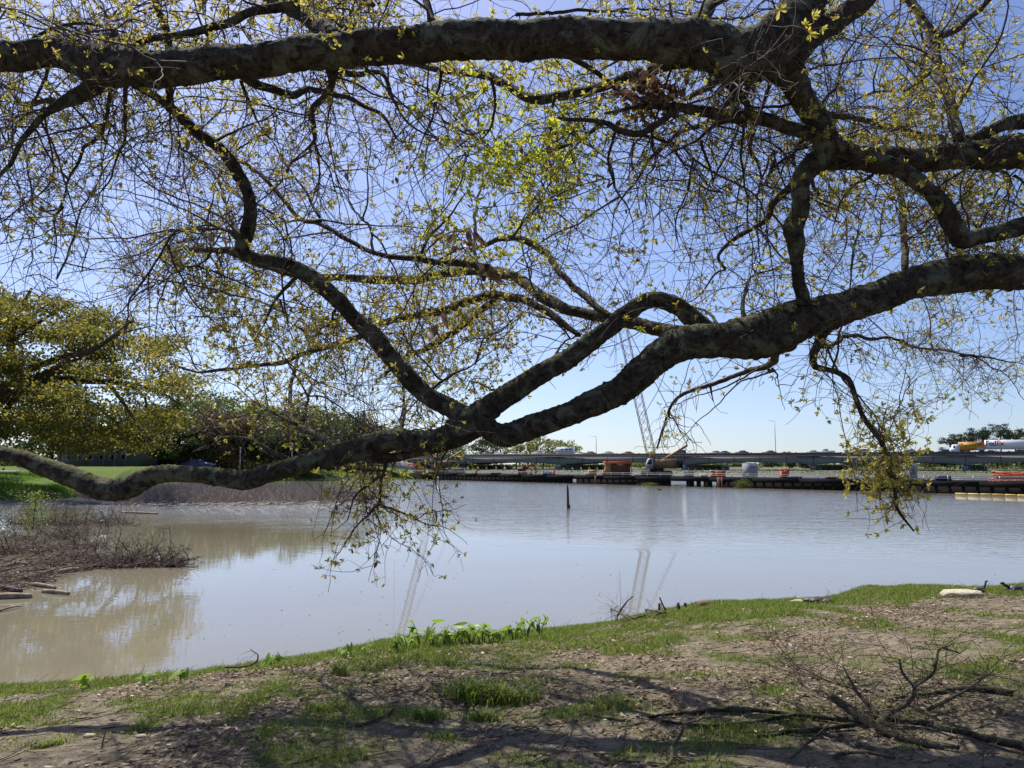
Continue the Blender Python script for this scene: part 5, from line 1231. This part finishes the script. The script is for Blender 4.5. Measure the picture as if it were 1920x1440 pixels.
# shadow ridges and fallen boughs: px, py, width, base py
def bough(name, polys, lab, cat, group=None, m_='stick', tw_n=0, seed=0, tl=(.1, .4), part='bough'):
    first = polys[0][0]; g0 = ghit(first[0], first[3]); e = empty(name, g0, lab, cat, group); rows_all = []
    for pl in polys:
        rows = []
        for (a, b_, w_, bp) in pl:
            Yd = ghit(a, bp)[1]; q = at(a, b_, Yd); q[2] = max(q[2], float(gz(q[0], q[1])) + w_ / 2 / F * Yd * .35); rows.append([*q, w_ * .62 / 2 / F * Yd])
        c_ = crom(rows, .025); t = c_[:, :3].copy()
        for ax in range(3): c_[:, ax] += fbm(t, 9, 33 + ax, 3) * .012
        rows_all.append(c_); MB().tube(c_[:, :3], np.maximum(c_[:, 3], .002), 9 if pl[0][2] > 9 else 6, True, bark_disp if pl[0][2] > 12 else None).build(part, M[m_], e, True)
    if tw_n:
        r_ = np.random.default_rng(seed); s_ = np.vstack(rows_all)[:, :3]; i = r_.integers(0, len(s_), tw_n); d0 = r_.normal(size=(tw_n, 3)) * [1, .8, .55] + [0, 0, .15]
        _, V, Fc = twigs_batch(s_[i], d0, r_.uniform(*tl, tw_n), .0025, .0012, 6, seed, .25, .02); o = MB().add(V, Fc).build('twigs', M['stick'], e); o['kind'] = 'stuff'
    return e
bough('fallen_bough', [[(1800, 1402, 12, 1410), (1745, 1394, 18, 1402), (1700, 1385, 22, 1392), (1640, 1360, 28, 1372), (1590, 1330, 26, 1355), (1556, 1303, 22, 1352)],
                       [(1640, 1362, 26, 1372), (1665, 1340, 18, 1365), (1700, 1318, 16, 1362), (1716, 1290, 12, 1362), (1692, 1262, 9, 1360), (1685, 1235, 6, 1360)],
                       [(1714, 1290, 10, 1362), (1745, 1265, 9, 1355), (1755, 1235, 8, 1350), (1765, 1215, 6, 1345), (1800, 1225, 4, 1340)],
                       [(1650, 1355, 14, 1368), (1630, 1325, 12, 1360), (1605, 1295, 10, 1350), (1590, 1265, 6, 1345), (1578, 1245, 4, 1340)],
                       [(1600, 1290, 8, 1330), (1550, 1275, 7, 1310), (1500, 1250, 6, 1290), (1462, 1228, 4, 1270)],
                       [(1740, 1330, 12, 1345), (1790, 1305, 9, 1330), (1830, 1280, 6, 1320), (1868, 1255, 4, 1310)]],
      'forked grey fallen bough with a sawn stub lying at the lower right of the bank', 'fallen branch', tw_n=320, seed=3, tl=(.12, .5))
bough('shadow_ridge', [[(1930, 1405, 26, 1418), (1800, 1372, 20, 1384), (1700, 1352, 18, 1362), (1600, 1350, 16, 1360), (1480, 1338, 13, 1346), (1380, 1330, 18, 1338), (1290, 1336, 12, 1342), (1210, 1345, 7, 1350)],  # ridges modelled in place of branch shadows on the soil
                      [(1500, 1338, 14, 1346), (1420, 1352, 12, 1360), (1330, 1360, 10, 1366), (1240, 1352, 7, 1358)], [(1600, 1358, 16, 1368), (1500, 1372, 14, 1380), (1420, 1380, 10, 1386)]],
      'long low mossy ridge in place of branch shadows under the fallen bough', 'shadow_shape', None, 'bark', part='shadow_shape')
bough('shadow_ridge', [[(1900, 1300, 20, 1306), (1820, 1290, 16, 1296), (1750, 1300, 13, 1305), (1680, 1310, 8, 1314)]], 'short knobbly ridge in place of a shadow right of the forked fallen bough', 'shadow_shape', None, 'bark', part='shadow_shape')
sticks = [([[(1262, 1400, 10, 1420), (1278, 1375, 8, 1420), (1280, 1360, 6, 1420), (1320, 1345, 4, 1410)], [(1262, 1400, 10, 1420), (1255, 1430, 12, 1436), (1240, 1445, 10, 1446)]], 'upright forked dead twig sticking out of the soil at the bottom edge', 14),
          ([[(1485, 1420, 7, 1424), (1520, 1390, 6, 1410), (1555, 1355, 5, 1400)], [(1500, 1405, 4, 1415), (1540, 1380, 3, 1405)]], 'pale thin stick leaning against the fallen bough', 8),
          ([[(1400, 1285, 4, 1300), (1450, 1305, 5, 1318), (1500, 1325, 6, 1340), (1530, 1350, 6, 1352)]], 'dark thin stick pointing at the sawn stub', 10),
          ([[(1170, 1352, 8, 1354), (1130, 1344, 7, 1346), (1090, 1338, 5, 1340)]], 'short dark stick between shadow bands in the middle of the bank', 0),
          ([[(740, 1330, 8, 1334), (700, 1352, 8, 1356), (650, 1364, 6, 1368)]], 'thin brown stick lying just left of the large grass tuft', 0),
          ([[(600, 1420, 6, 1424), (540, 1432, 6, 1434), (470, 1436, 5, 1438)]], 'long thin stick lying along the lower edge of the bank', 4),
          ([[(1100, 1405, 6, 1408), (1150, 1425, 6, 1428), (1230, 1430, 5, 1434)], [(1060, 1400, 5, 1402), (1075, 1370, 3, 1400)]], 'slim curved stick near the upright forked twig', 4),
          ([[(1460, 1235, 5, 1240), (1485, 1250, 5, 1256), (1510, 1262, 4, 1266)]], 'short pale stick on the bare patch above the fallen bough', 0),
          ([[(420, 1252, 4, 1262), (450, 1251, 6, 1260), (478, 1243, 5, 1262), (483, 1228, 4, 1262), (470, 1216, 2.5, 1262)], [(478, 1243, 4, 1262), (495, 1260, 4, 1266)]], 'small crooked dead twig poking out over the water edge', 3),
          ([[(1745, 1245, 4, 1250), (1810, 1262, 5, 1268), (1880, 1270, 5, 1275), (1940, 1290, 4, 1295)]], 'long thin stick on the right side above the fallen bough', 10),
          ([[(1560, 1420, 10, 1424), (1600, 1410, 9, 1414), (1680, 1422, 8, 1426)]], 'mossy stick half buried below the fallen bough', 2),
          ([[(190, 1402, 5, 1405), (196, 1380, 4, 1404), (200, 1366, 2.5, 1403)]], 'small upright twig in the leaf litter at the lower left', 0)]
for k, (pl, lab, tn) in enumerate(sticks): bough('fallen_stick', pl, lab, 'stick', 'sticks lying on the bank', tw_n=tn, seed=50 + k, tl=(.06, .22), part='shoot')
# debris at the water's edge
bough('driftwood_tangle', [[(1143, 1155, 6, 1164), (1165, 1148, 9, 1164), (1185, 1158, 8, 1162), (1215, 1152, 6, 1158)], [(1150, 1172, 6, 1172), (1158, 1155, 7, 1168), (1170, 1135, 5, 1166), (1186, 1118, 3, 1166)], [(1130, 1134, 3, 1164), (1160, 1148, 5, 1166), (1190, 1168, 5, 1168)], [(1165, 1150, 4, 1165), (1160, 1130, 3, 1165), (1150, 1110, 2, 1165)]],
      'tangle of broken grey twigs caught at the water edge', 'driftwood', tw_n=110, seed=9, tl=(.15, .75))
bough('driftwood_tangle', [[(1205, 1158, 10, 1160), (1235, 1150, 6, 1158), (1240, 1132, 4, 1156)], [(1190, 1140, 4, 1156), (1232, 1146, 5, 1157), (1250, 1149, 5, 1157)], [(1237, 1120, 4, 1154), (1248, 1145, 5, 1154)]], 'small dark cluster of sticks between the twig tangle and the clod', 'driftwood', tw_n=14, seed=19, tl=(.1, .35))
for k, (px, py, t_, lab) in enumerate([(1271, 1146, 1130, 'short dark stake at the bank edge, left one of two'), (1284, 1143, 1130, 'thick short stake at the bank edge next to a thinner one'), (1008, 1188, 1170, 'thin dark stem standing at the right end of the arrow leaved plants'), (955, 1195, 1172, 'thin dark reed stem rising among the arrow leaved plants'), (1236, 1152, 1131, 'dark stake beside the small cluster of sticks')]):
    g_ = ghit(px, py); tp = at(px, t_, g_[1]); tag(MB().tube([g_ - [0, 0, .05], (g_ + tp) / 2 + [.01, 0, 0], tp], [.028, .026, .02], 7).build('stake', M['pilewood']), lab, 'stake')
def lump(name, px, py, sz, m_, lab, cat, seed, flat_=False, dz=0):
    g_ = ghit(px, py); bm2 = MB(); th = np.linspace(0, math.pi, 18); ph = np.linspace(0, 2 * math.pi, 30, endpoint=False)
    A_, P_ = np.meshgrid(th, ph, indexing='ij'); e_ = .45 if flat_ else 1.0
    sg = lambda v, p_: np.sign(v) * np.abs(v) ** p_
    V = np.stack([sg(np.sin(A_), e_) * np.cos(P_), sg(np.sin(A_), e_) * np.sin(P_), sg(np.cos(A_), e_)], -1).reshape(-1, 3)
    V = V * (1 + fbm(V + seed, 2.2, seed, 4)[:, None] * .22) * np.array(sz) / 2; c_ = 30
    i = (np.arange(17)[:, None] * c_ + np.arange(c_)[None]).ravel(); j = (np.arange(17)[:, None] * c_ + (np.arange(c_)[None] + 1) % c_).ravel()
    bm2.add(V + g_ + [0, 0, sz[2] * .35 + dz], np.stack([i, i + c_, j + c_, j], -1)); return tag(bm2.build(name, m_, None, True), lab, cat)
lump('flat_rock', 1804, 1119, (.56, .36, .10), M['rock'], 'flat pale rock slab lying on the lip of the bank', 'rock', 3, True)
lump('mud_clod', 1321, 1138, (.19, .16, .11), M['clod'], 'rusty brown clod of earth at the bank edge', 'clod', 5)
lump('mud_clod', 1530, 1131, (.36, .2, .10), M['shell'], 'wide dark clod of mud just left of the raised bank lip', 'clod', 8)
lump('mud_clod', 1552, 1132, (.16, .12, .08), M['shell'], 'small dark clod touching the wide dark one', 'clod', 9)
lump('pale_stone', 1497, 1131, (.2, .12, .06), M['rock'], 'small pale stone left of the dark clods', 'stone', 12)
for k, (px, py, s_, lab) in enumerate([(168, 1382, .10, 'pale oval chip of wood at the lower left of the bank'), (265, 1383, .1, 'pale curved chip of bark right of a similar one'), (300, 1326, .05, 'small white pebble left of the middle litter'), (1375, 1247, .04, 'white pebble on the bare patch'), (1437, 1252, .035, 'tiny white pebble right of another on the bare patch'), (64, 1312, .05, 'small pale pebble in the grass at the far left')]):
    lump('pebble', px, py, (s_ * .8, s_ * .45, s_ * .25), M['rock'], lab, 'pebble', 30 + k)
def turtle(px, py, s_, flip, lab, headup=.1):
    g_ = ghit(px, py) + [0, 0, .04]; e = empty('turtle', g_, lab, 'turtle', 'turtles basking on the bank')
    t = np.linspace(0, 1, 12); b = MB()
    th = np.linspace(0, math.pi / 2, 9); ph = np.linspace(0, 2 * math.pi, 22, endpoint=False); A_, P_ = np.meshgrid(th, ph, indexing='ij')
    V = np.stack([np.sin(A_) * np.cos(P_) * .14 * s_, np.sin(A_) * np.sin(P_) * .10 * s_, np.cos(A_) ** .9 * .075 * s_], -1).reshape(-1, 3); V[:, 2] += -.25 * flip * V[:, 0] * 0
    i = (np.arange(8)[:, None] * 22 + np.arange(22)[None]).ravel(); j = (np.arange(8)[:, None] * 22 + (np.arange(22)[None] + 1) % 22).ravel()
    b.add(V + g_, np.stack([i, i + 22, j + 22, j], -1)); b.build('shell', M['shell'], e, True)
    h = MB(); f = lambda a, y_, z_: g_ + np.array([flip * a * s_, y_ * s_, z_ * s_])
    h.tube([f(.08, 0, .015), f(.15, 0, .05), f(.19, 0, .05 + headup * .5), f(.215, 0, .06 + headup), f(.25, 0, .065 + headup), f(.27, 0, .06 + headup)], [.03 * s_, .026 * s_, .022 * s_, .026 * s_, .022 * s_, .008 * s_], 8)
    for a in (-.1, .1):
        for y_ in (-.09, .09): h.tube([f(a * .7, y_ * .7, .01), f(a, y_, -.01), f(a * 1.25, y_ * 1.2, -.035)], [.03 * s_, .025 * s_, .02 * s_], 6)
    h.tube([f(-.12, 0, .01), f(-.19, 0, -.02)], [.015 * s_, .004 * s_], 5); h.build('body', M['duck'], e, True)
turtle(1905, 1110, .85, -1, 'dark turtle basking with neck stretched at the right end of the bank', .04); turtle(1834, 1112, .55, 1, 'small dark turtle raising its head beside the flat pale rock', .16)
# arrow leaved plants
def arrow_leaf(L):
    o = [(0, 0), (-.32, .16), (-.42, .30), (-.2, .36), (.1, .34), (.45, .24), (.8, .09), (1, 0)]
    V = [(a * L, b_ * L, .10 * abs(b_) * L - .15 * L * a * a) for a, b_ in o] + [(a * L, -b_ * L, .10 * abs(b_) * L - .15 * L * a * a) for a, b_ in o[1:-1]]
    f = [[0, 1, 2], [0, 2, 3], [0, 3, 4], [0, 4, 5], [0, 5, 6, 7]]; g_ = [[0, 9, 8], [0, 10, 9], [0, 11, 10], [0, 12, 11], [0, 7, 13, 12]]
    f4 = [x_ + [x_[-1]] for x_ in [] ]
    m_ = MB(); m_.add(V); m_.ng = f + g_; return m_
def mk(mb, name, m_):
    me = bpy.data.meshes.new(name); V = np.vstack(mb.v); me.from_pydata(V.tolist(), [], mb.ng); me.materials.append(m_); me.update(); return me
AL = mk(arrow_leaf(.115), 'leaf', M['taro'])
def arrow_plant(px, py, n_, h, lab, seed):
    rd = random.Random(seed); g_ = ghit(px, py); e = empty('arrow_leaf_plant', g_, lab, 'plant', 'arrow leaved plants at the water edge')
    for k in range(n_):
        a = rd.uniform(0, 6.28); hh = h * rd.uniform(.55, 1.1); hh *= .85; tip = g_ + np.array([math.cos(a) * hh * .6, math.sin(a) * hh * .4, hh])
        MB().tube([g_ + [math.cos(a) * .02, 0, -.01], (g_ + tip) / 2 + [0, 0, hh * .12], tip], [.006, .005, .004], 5).build('stalk', M['taro'], e)
        o = bpy.data.objects.new('leaf', AL); COL.objects.link(o); o.parent = e; o.location = Vector(tip - g_); o.rotation_euler = (rd.uniform(-.9, .9), rd.uniform(-.3, 1.0), a + rd.uniform(-.7, .7)); o.scale = (rd.uniform(.6, 1.15),) * 3
plants = [(742, 1212, 2, .18, 'dark leaved arrow plant at the left end of the green row'), (765, 1210, 3, .16, 'arrow leaved plant just left of the tallest leaf'), (790, 1207, 3, .30, 'arrow leaved plant with the tallest single leaf'), (812, 1206, 4, .2, 'bushy arrow plant right of the tallest leaf'), (830, 1205, 3, .17, 'short arrow plant in the left half of the row'),
          (848, 1203, 4, .2, 'arrow plant before the leaning grey reeds'), (866, 1202, 4, .2, 'full arrow plant in the middle of the row'), (884, 1201, 4, .22, 'tall arrow plant in the middle of the row'), (903, 1200, 4, .2, 'arrow plant right of the middle one'), (922, 1198, 3, .18, 'arrow plant left of the reed stem'), (940, 1197, 3, .16, 'small arrow plant at the reed stem'),
          (965, 1194, 3, .18, 'arrow plant in the right half of the row'), (985, 1192, 4, .24, 'tall arrow plant near the right end of the row'), (1012, 1188, 2, .24, 'dark arrow plant at the right end of the row'), (510, 1246, 3, .15, 'lone arrow leaved plant beside the crooked twig'), (645, 1232, 2, .18, 'thin arrow plant between the lone one and the row'), (690, 1224, 1, .12, 'single low arrow leaf left of the row'),
          (170, 1284, 1, .12, 'two leaved arrow plant at the far left of the shore'), (275, 1275, 2, .08, 'small arrow plant second from the far left'), (340, 1270, 5, .09, 'low bright arrow plant before the brown reflections')]
for k, (px, py, n_, h, lab) in enumerate(plants): arrow_plant(px, py + 6, n_ + 2, h, lab, k)
def tuft(px, py, n_, h, sp, lab, seed, m_='grass', w_=.008):
    g_ = ghit(px, py); r_ = np.random.default_rng(seed); o_ = r_.normal(size=(n_, 2)) * sp; x_ = g_[0] + o_[:, 0]; y_ = g_[1] + o_[:, 1] * .7; e_ = MB(); N_ = 6
    ang = r_.uniform(0, 6.28, n_); ln = h * r_.uniform(.5, 1.15, n_); t = np.linspace(0, 1, N_)[None]
    out = (t ** 1.7 * .65) * ln[:, None]; zz = np.sin(t * 1.9) / math.sin(1.571) * ln[:, None] * .85
    C_ = np.stack([x_[:, None] + np.cos(ang)[:, None] * out, y_[:, None] + np.sin(ang)[:, None] * out, gz(x_, y_)[:, None] + zz - .01], -1)
    W_ = np.stack([-np.sin(ang), np.cos(ang), 0 * ang], -1)[:, None] * (w_ / 2 * (1 - t ** 2 * .9))[..., None]
    V = np.concatenate([C_ - W_, C_ + W_], 1); o = (np.arange(n_) * 2 * N_)[:, None, None]; i = np.arange(N_ - 1)[None, :, None]
    Fc = np.concatenate([o + i, o + i + 1, o + i + N_ + 1, o + i + N_], -1).reshape(-1, 4)
    return tag(e_.add(V.reshape(-1, 3), Fc).build('grass_tuft', M[m_]), lab, 'grass tuft', 'tall grass tufts on the bank')
tuft(890, 1312, 420, .17, .10, 'tallest dark green grass tuft in the middle of the bank', 1); tuft(935, 1312, 260, .13, .09, 'grass tuft joined to the right of the tallest one', 2); tuft(975, 1318, 150, .11, .07, 'smaller grass tuft at the right end of the big clump', 3)
tuft(905, 1350, 300, .08, .05, 'low round grass tuft just below the big clump', 4); tuft(640, 1266, 90, .12, .05, 'spiky grass tuft near the water edge left of the plants', 5); tuft(800, 1345, 300, .07, .05, 'low dark grass tuft left of the round one', 6); tuft(600, 1330, 260, .06, .055, 'small grass tuft on the left middle of the bank', 7)
tuft(90, 1400, 300, .05, .045, 'flat grass tuft at the lower left corner', 8); tuft(830, 1385, 90, .06, .07, 'small grass tuft at the bottom middle', 9); tuft(1850, 1155, 120, .07, .12, 'low leafy tuft on the right side below the turtle', 10); tuft(1240, 1225, 70, .06, .1, 'small grass tuft at the edge of the bare patch', 11)

# ------------------------------------------------------------------ brush and driftwood on the left
def brush(name, S_, D_, L_, r_, m_, lab, cat, seed, n_=5, wig=.25, droop=0.0):
    _, V, Fc = twigs_batch(S_, D_, L_, r_, r_ * .4, n_, seed, wig, droop); return tag(MB().add(V, Fc).build(name, M[m_]), lab, cat, kind='stuff')
r = np.random.default_rng(33); n = 26000
pxs = r.uniform(100, 712, n * 2); Yd = r.uniform(53, 84, n * 2)
lim = np.interp(pxs, [100, 180, 250, 420, 560, 640, 712], [70, 62, 55.5, 54.5, 56, 59, 62]); hi = np.interp(pxs, [100, 250, 420, 560, 640, 712], [86, 84, 80, 76, 70, 64])
k = (Yd > lim) & (Yd < hi); pxs, Yd, lim = pxs[k][:n], Yd[k][:n], lim[k][:n]
S_ = np.stack([(pxs - 960) / F * Yd, Yd, np.full(len(Yd), -.05)], -1); hh = np.interp(pxs, [100, 250, 420, 600, 680, 712], [.8, 1.3, 1.5, 1.25, .8, .3]) * r.uniform(.45, 1.05, len(Yd)) * np.clip((Yd - lim) / 3 + .45, 0, 1)
D_ = r.normal(size=S_.shape) * [.6, .6, .25] + [0, 0, 1]
brush('dead_brush', S_, D_, hh, .014, 'reed', 'wide bank of grey brown leafless brush standing in the shallows', 'brush', 3, 4, .38)
# flotsam line at its foot
n = 900; pxs = r.uniform(-100, 700, n); yb = np.interp(pxs, [-100, 0, 200, 400, 560, 700], [946, 941, 944, 945, 943, 935]) + r.normal(size=n) * 1.2; S_ = np.array([water_at(a, b_, .03) for a, b_ in zip(pxs, yb)]); a = r.normal(size=n) * .4
_, V, Fc = twigs_batch(S_, np.stack([np.cos(a), np.sin(a), 0 * a], -1), r.uniform(.2, 1.1, n), .025, .015, 4, 5, .1); tag(MB().add(V, Fc).build('flotsam', M['reed']), 'thin line of pale flotsam along the foot of the brush', 'flotsam', kind='stuff')
n = 260; pxs = r.uniform(0, 1900, n); yb = r.uniform(960, 1230, n); S_ = np.array([water_at(a, b_, .006) for a, b_ in zip(pxs, yb)]); S_ = S_[(edge_y(S_[:, 0]) < S_[:, 1] - .4)]
V, Fc = leaf_cards(S_, .045, seed=3, aspect=.5, dirs=np.stack([np.cos(S_[:, 0] * 9), np.sin(S_[:, 0] * 9), 0 * S_[:, 0]], -1) * 4); V[:, 2] = np.clip(V[:, 2], .004, .012); tag(MB().add(V, Fc).build('floating_leaves', M['litter']), 'a few pale leaves and specks drifting on the lake', 'leaves', kind='stuff')
# near thickets, each a bush
def bare_bush(px, py, w_, h, n_, lab, seed, m_='reedtwig'):
    r_ = np.random.default_rng(seed); p = water_at(px, py, -.02); e = empty('bare_bush', p, lab, 'bush', 'leafless bushes flooded at the left shore')
    S_ = p + r_.normal(size=(n_, 3)) * [w_ * .28, .35, 0]; D_ = r_.normal(size=(n_, 3)) * [.75, .6, .2] + [0, 0, .75]; L_ = h * r_.uniform(.6, 1.3, n_)
    P_, V, Fc = twigs_batch(S_, D_, L_, .014, .006, 8, seed, .28, .07); MB().add(V, Fc).build('stems', M[m_], e)
    s_, t_ = flat(P_); i = r_.integers(0, len(s_), n_ * 9); d_ = r_.normal(size=(n_ * 9, 3)) * [1, 1, .8] + t_[i] * .8
    _, V, Fc = twigs_batch(s_[i], d_, h * r_.uniform(.12, .5, n_ * 9), .0055, .003, 5, seed + 1, .3, .05); o = MB().add(V, Fc).build('twigs', M[m_], e); o['kind'] = 'stuff'
for k, (px, py, w_, h, n_, lab) in enumerate([(235, 1058, 1.9, .95, 60, 'dark leafless bush leaning over the water, rightmost of the flooded ones'), (170, 1030, 2.0, 1.1, 50, 'taller leafless bush behind the rightmost flooded one'), (300, 1060, 1.4, .7, 34, 'low sprawling bare bush with twigs dipping into the lake'),
        (90, 1012, 2.2, 1.1, 55, 'dense bare bush at the left, behind the debris raft'), (20, 1040, 2, 1.0, 45, 'bare bush at the left picture edge above the logs'), (30, 985, 3, 1.4, 60, 'shaded bare thicket at the far left below the green bank'), (130, 985, 3, 1.3, 50, 'shaded bare thicket right of the far left one'), (215, 985, 2.6, 1.1, 36, 'thin pale bare bush farthest from the debris raft')]):
    bare_bush(px, py, w_, h, n_, lab, 60 + k)
tuftp = water_at(62, 990)
r_ = np.random.default_rng(4); n = 700; C = tuftp + np.stack([r_.normal(size=n) * .28, r_.normal(size=n) * .25, r_.uniform(0, 1.5, n)], -1)
e = empty('green_shrub', tuftp, 'small yellow green leafing shrub among the dark flooded thicket', 'shrub'); V, Fc = leaf_cards(C, r_.uniform(.05, .12, n), seed=2, aspect=.5); MB().add(V, Fc).build('foliage', M['grass'], e)
MB().tube([tuftp, tuftp + [.05, 0, 1.3]], [.03, .01], 6).build('stem', M['branch'], e)
# debris raft
r = np.random.default_rng(44); n = 2600
pxs = r.uniform(-150, 330, n); u = r.random(n); top = np.interp(pxs, [-150, 0, 120, 200, 330], [985, 1000, 1030, 1045, 1058]); bot = np.interp(pxs, [-150, 0, 60, 130, 200, 330], [1130, 1110, 1098, 1070, 1064, 1062])
S_ = np.array([water_at(a, b_, .02) for a, b_ in zip(pxs, top + (bot - top) * u ** .8)]) + r.normal(size=(n, 3)) * [0, 0, .03]; a = r.normal(size=n) * .7
_, V, Fc = twigs_batch(S_, np.stack([np.cos(a), np.sin(a), r.normal(size=n) * .12], -1), r.uniform(.1, .8, n), r.uniform(.006, .02, n), .005, 5, 5, .14); tag(MB().add(V, Fc).build('floating_debris', M['reedtwig']), 'raft of floating reeds, bark and twigs along the left shore', 'debris', kind='stuff')
C = S_[:1500] + [0, 0, .03]; V, Fc = leaf_cards(C, r.uniform(.04, .10, 1500), seed=8, aspect=.45); tag(MB().add(V, Fc).build('debris_leaves', M['litter']), 'dead leaves caught in the raft of debris', 'debris', kind='stuff')
mud = MB(); t = np.linspace(0, 1, 40); pxm = np.linspace(-300, 150, 40)
for k, (a, b_, c_, d_, w_, lab) in enumerate([(-30, 1122, 60, 1118, 17, 'thick pale log floating at the left edge, lowest of the logs'), (60, 1096, 104, 1102, 9, 'short pale log just right of the debris raft'), (82, 1109, 130, 1113, 9, 'pale split log floating lowest on the right side of the raft'), (110, 1072, 150, 1066, 8, 'small brown log touching the flooded bush'), (-20, 1100, 40, 1108, 12, 'dark log on top of the debris raft'),
        (230, 961, 296, 963, 5, 'long thin pale log floating beside the far thicket'), (0, 1145, 40, 1136, 5, 'thin stick floating below the thick pale log'), (20, 1285, 110, 1289, 9, 'dark half sunken log at the shore of the lower left')]):
    p0, p1 = water_at(a, b_, .02), water_at(c_, d_, .03); Lr = w_ / 2 / F * p0[1]; pts = [p0 * (1 - s) + p1 * s + np.array([0, 0, .02 * math.sin(s * 3)]) for s in np.linspace(0, 1, 12)]
    tag(MB().tube(pts, Lr * (1 - .4 * np.linspace(0, 1, 12)), 10, True, bark_disp).build('floating_log', M['pilewood'] if 'dark' in lab else M['palewood'], None, True), lab, 'log', 'logs floating at the left shore')
# rank grass on the left bank
r = np.random.default_rng(61); n = 15000
pxs = r.uniform(-120, 215, n); dd = r.uniform(.2, 15, n)
shx = np.array([p_[0] for p_ in sh]); shy = np.array([p_[1] for p_ in sh])
base = np.stack([np.interp(pxs, [-200, 0, 110, 190, 300], [shx[2], shx[3], shx[4], shx[5], shx[6]]), np.interp(pxs, [-200, 0, 110, 190, 300], [shy[2], shy[3], shy[4], shy[5], shy[6]])], -1)
q = base + dd[:, None] * np.array([-.5, .86]); zz = np.interp(dd, [d__ for d__, _ in PR], [h__ for _, h__ in PR])
B = np.stack([q[:, 0], q[:, 1], zz - .05], -1); k = (vnoise(B * [1, 1, 0], .35, 5) > -.35); B = B[k]; n = len(B); h_ = r.uniform(.12, .42, n) * (1 + vnoise(B * [1, 1, 0], .6, 7)); a = r.uniform(0, 6.28, n)
W_ = np.stack([np.cos(a), np.sin(a), 0 * a], -1) * .03; Ld = r.normal(size=(n, 3)) * [.4, .4, 0]
V = np.stack([B - W_, B + W_, B + (Ld + [0, 0, 1]) * h_[:, None]], 1).reshape(-1, 3); M['rank'] = island_leaf('rank_grass', [(0, (.08, .16, .02)), (.5, (.14, .27, .03)), (1, (.22, .32, .06))], .5)
tag(MB().add(V, np.arange(n)[:, None] * 3 + [[0, 1, 2]]).build('rank_grass', M['rank']), 'bright green rank grass on the left bank', 'grass', kind='stuff')
# bushes by the trestle
for k, (px, off, h, w_, lab) in enumerate([(1392, -1.0, .95, 1.0, 'green bush growing in the water against the trestle'), (1222, -.6, .35, 1.8, 'low weeds at the foot of the trestle below the crane')]):
    q = on_line(px, CA, CB, off); e = empty('waterside_bush', (q[0], q[1], 0), lab, 'bush'); r_ = np.random.default_rng(k); n = 900
    C = np.array([q[0], q[1], h * .5]) + r_.normal(size=(n, 3)) * [w_ * .4, .3, h * .28]; C[:, 2] = np.abs(C[:, 2]); V, Fc = diamonds(C, .12 * r_.uniform(.6, 1.5, n), 4); MB().add(V, Fc).build('foliage', M['wood_far'], e)
    MB().tube([(q[0], q[1], -.2), (q[0], q[1], h * .7)], [.05, .02], 5).build('stem', M['branch'], e)

for o in WORLDPOS:
    if '_w' in o: del o['_w']
for o in bpy.data.objects:
    if '_w' in o: del o['_w']
print('objects', len(bpy.data.objects), 'polys', sum(len(o.data.polygons) for o in bpy.data.objects if o.type == 'MESH'))
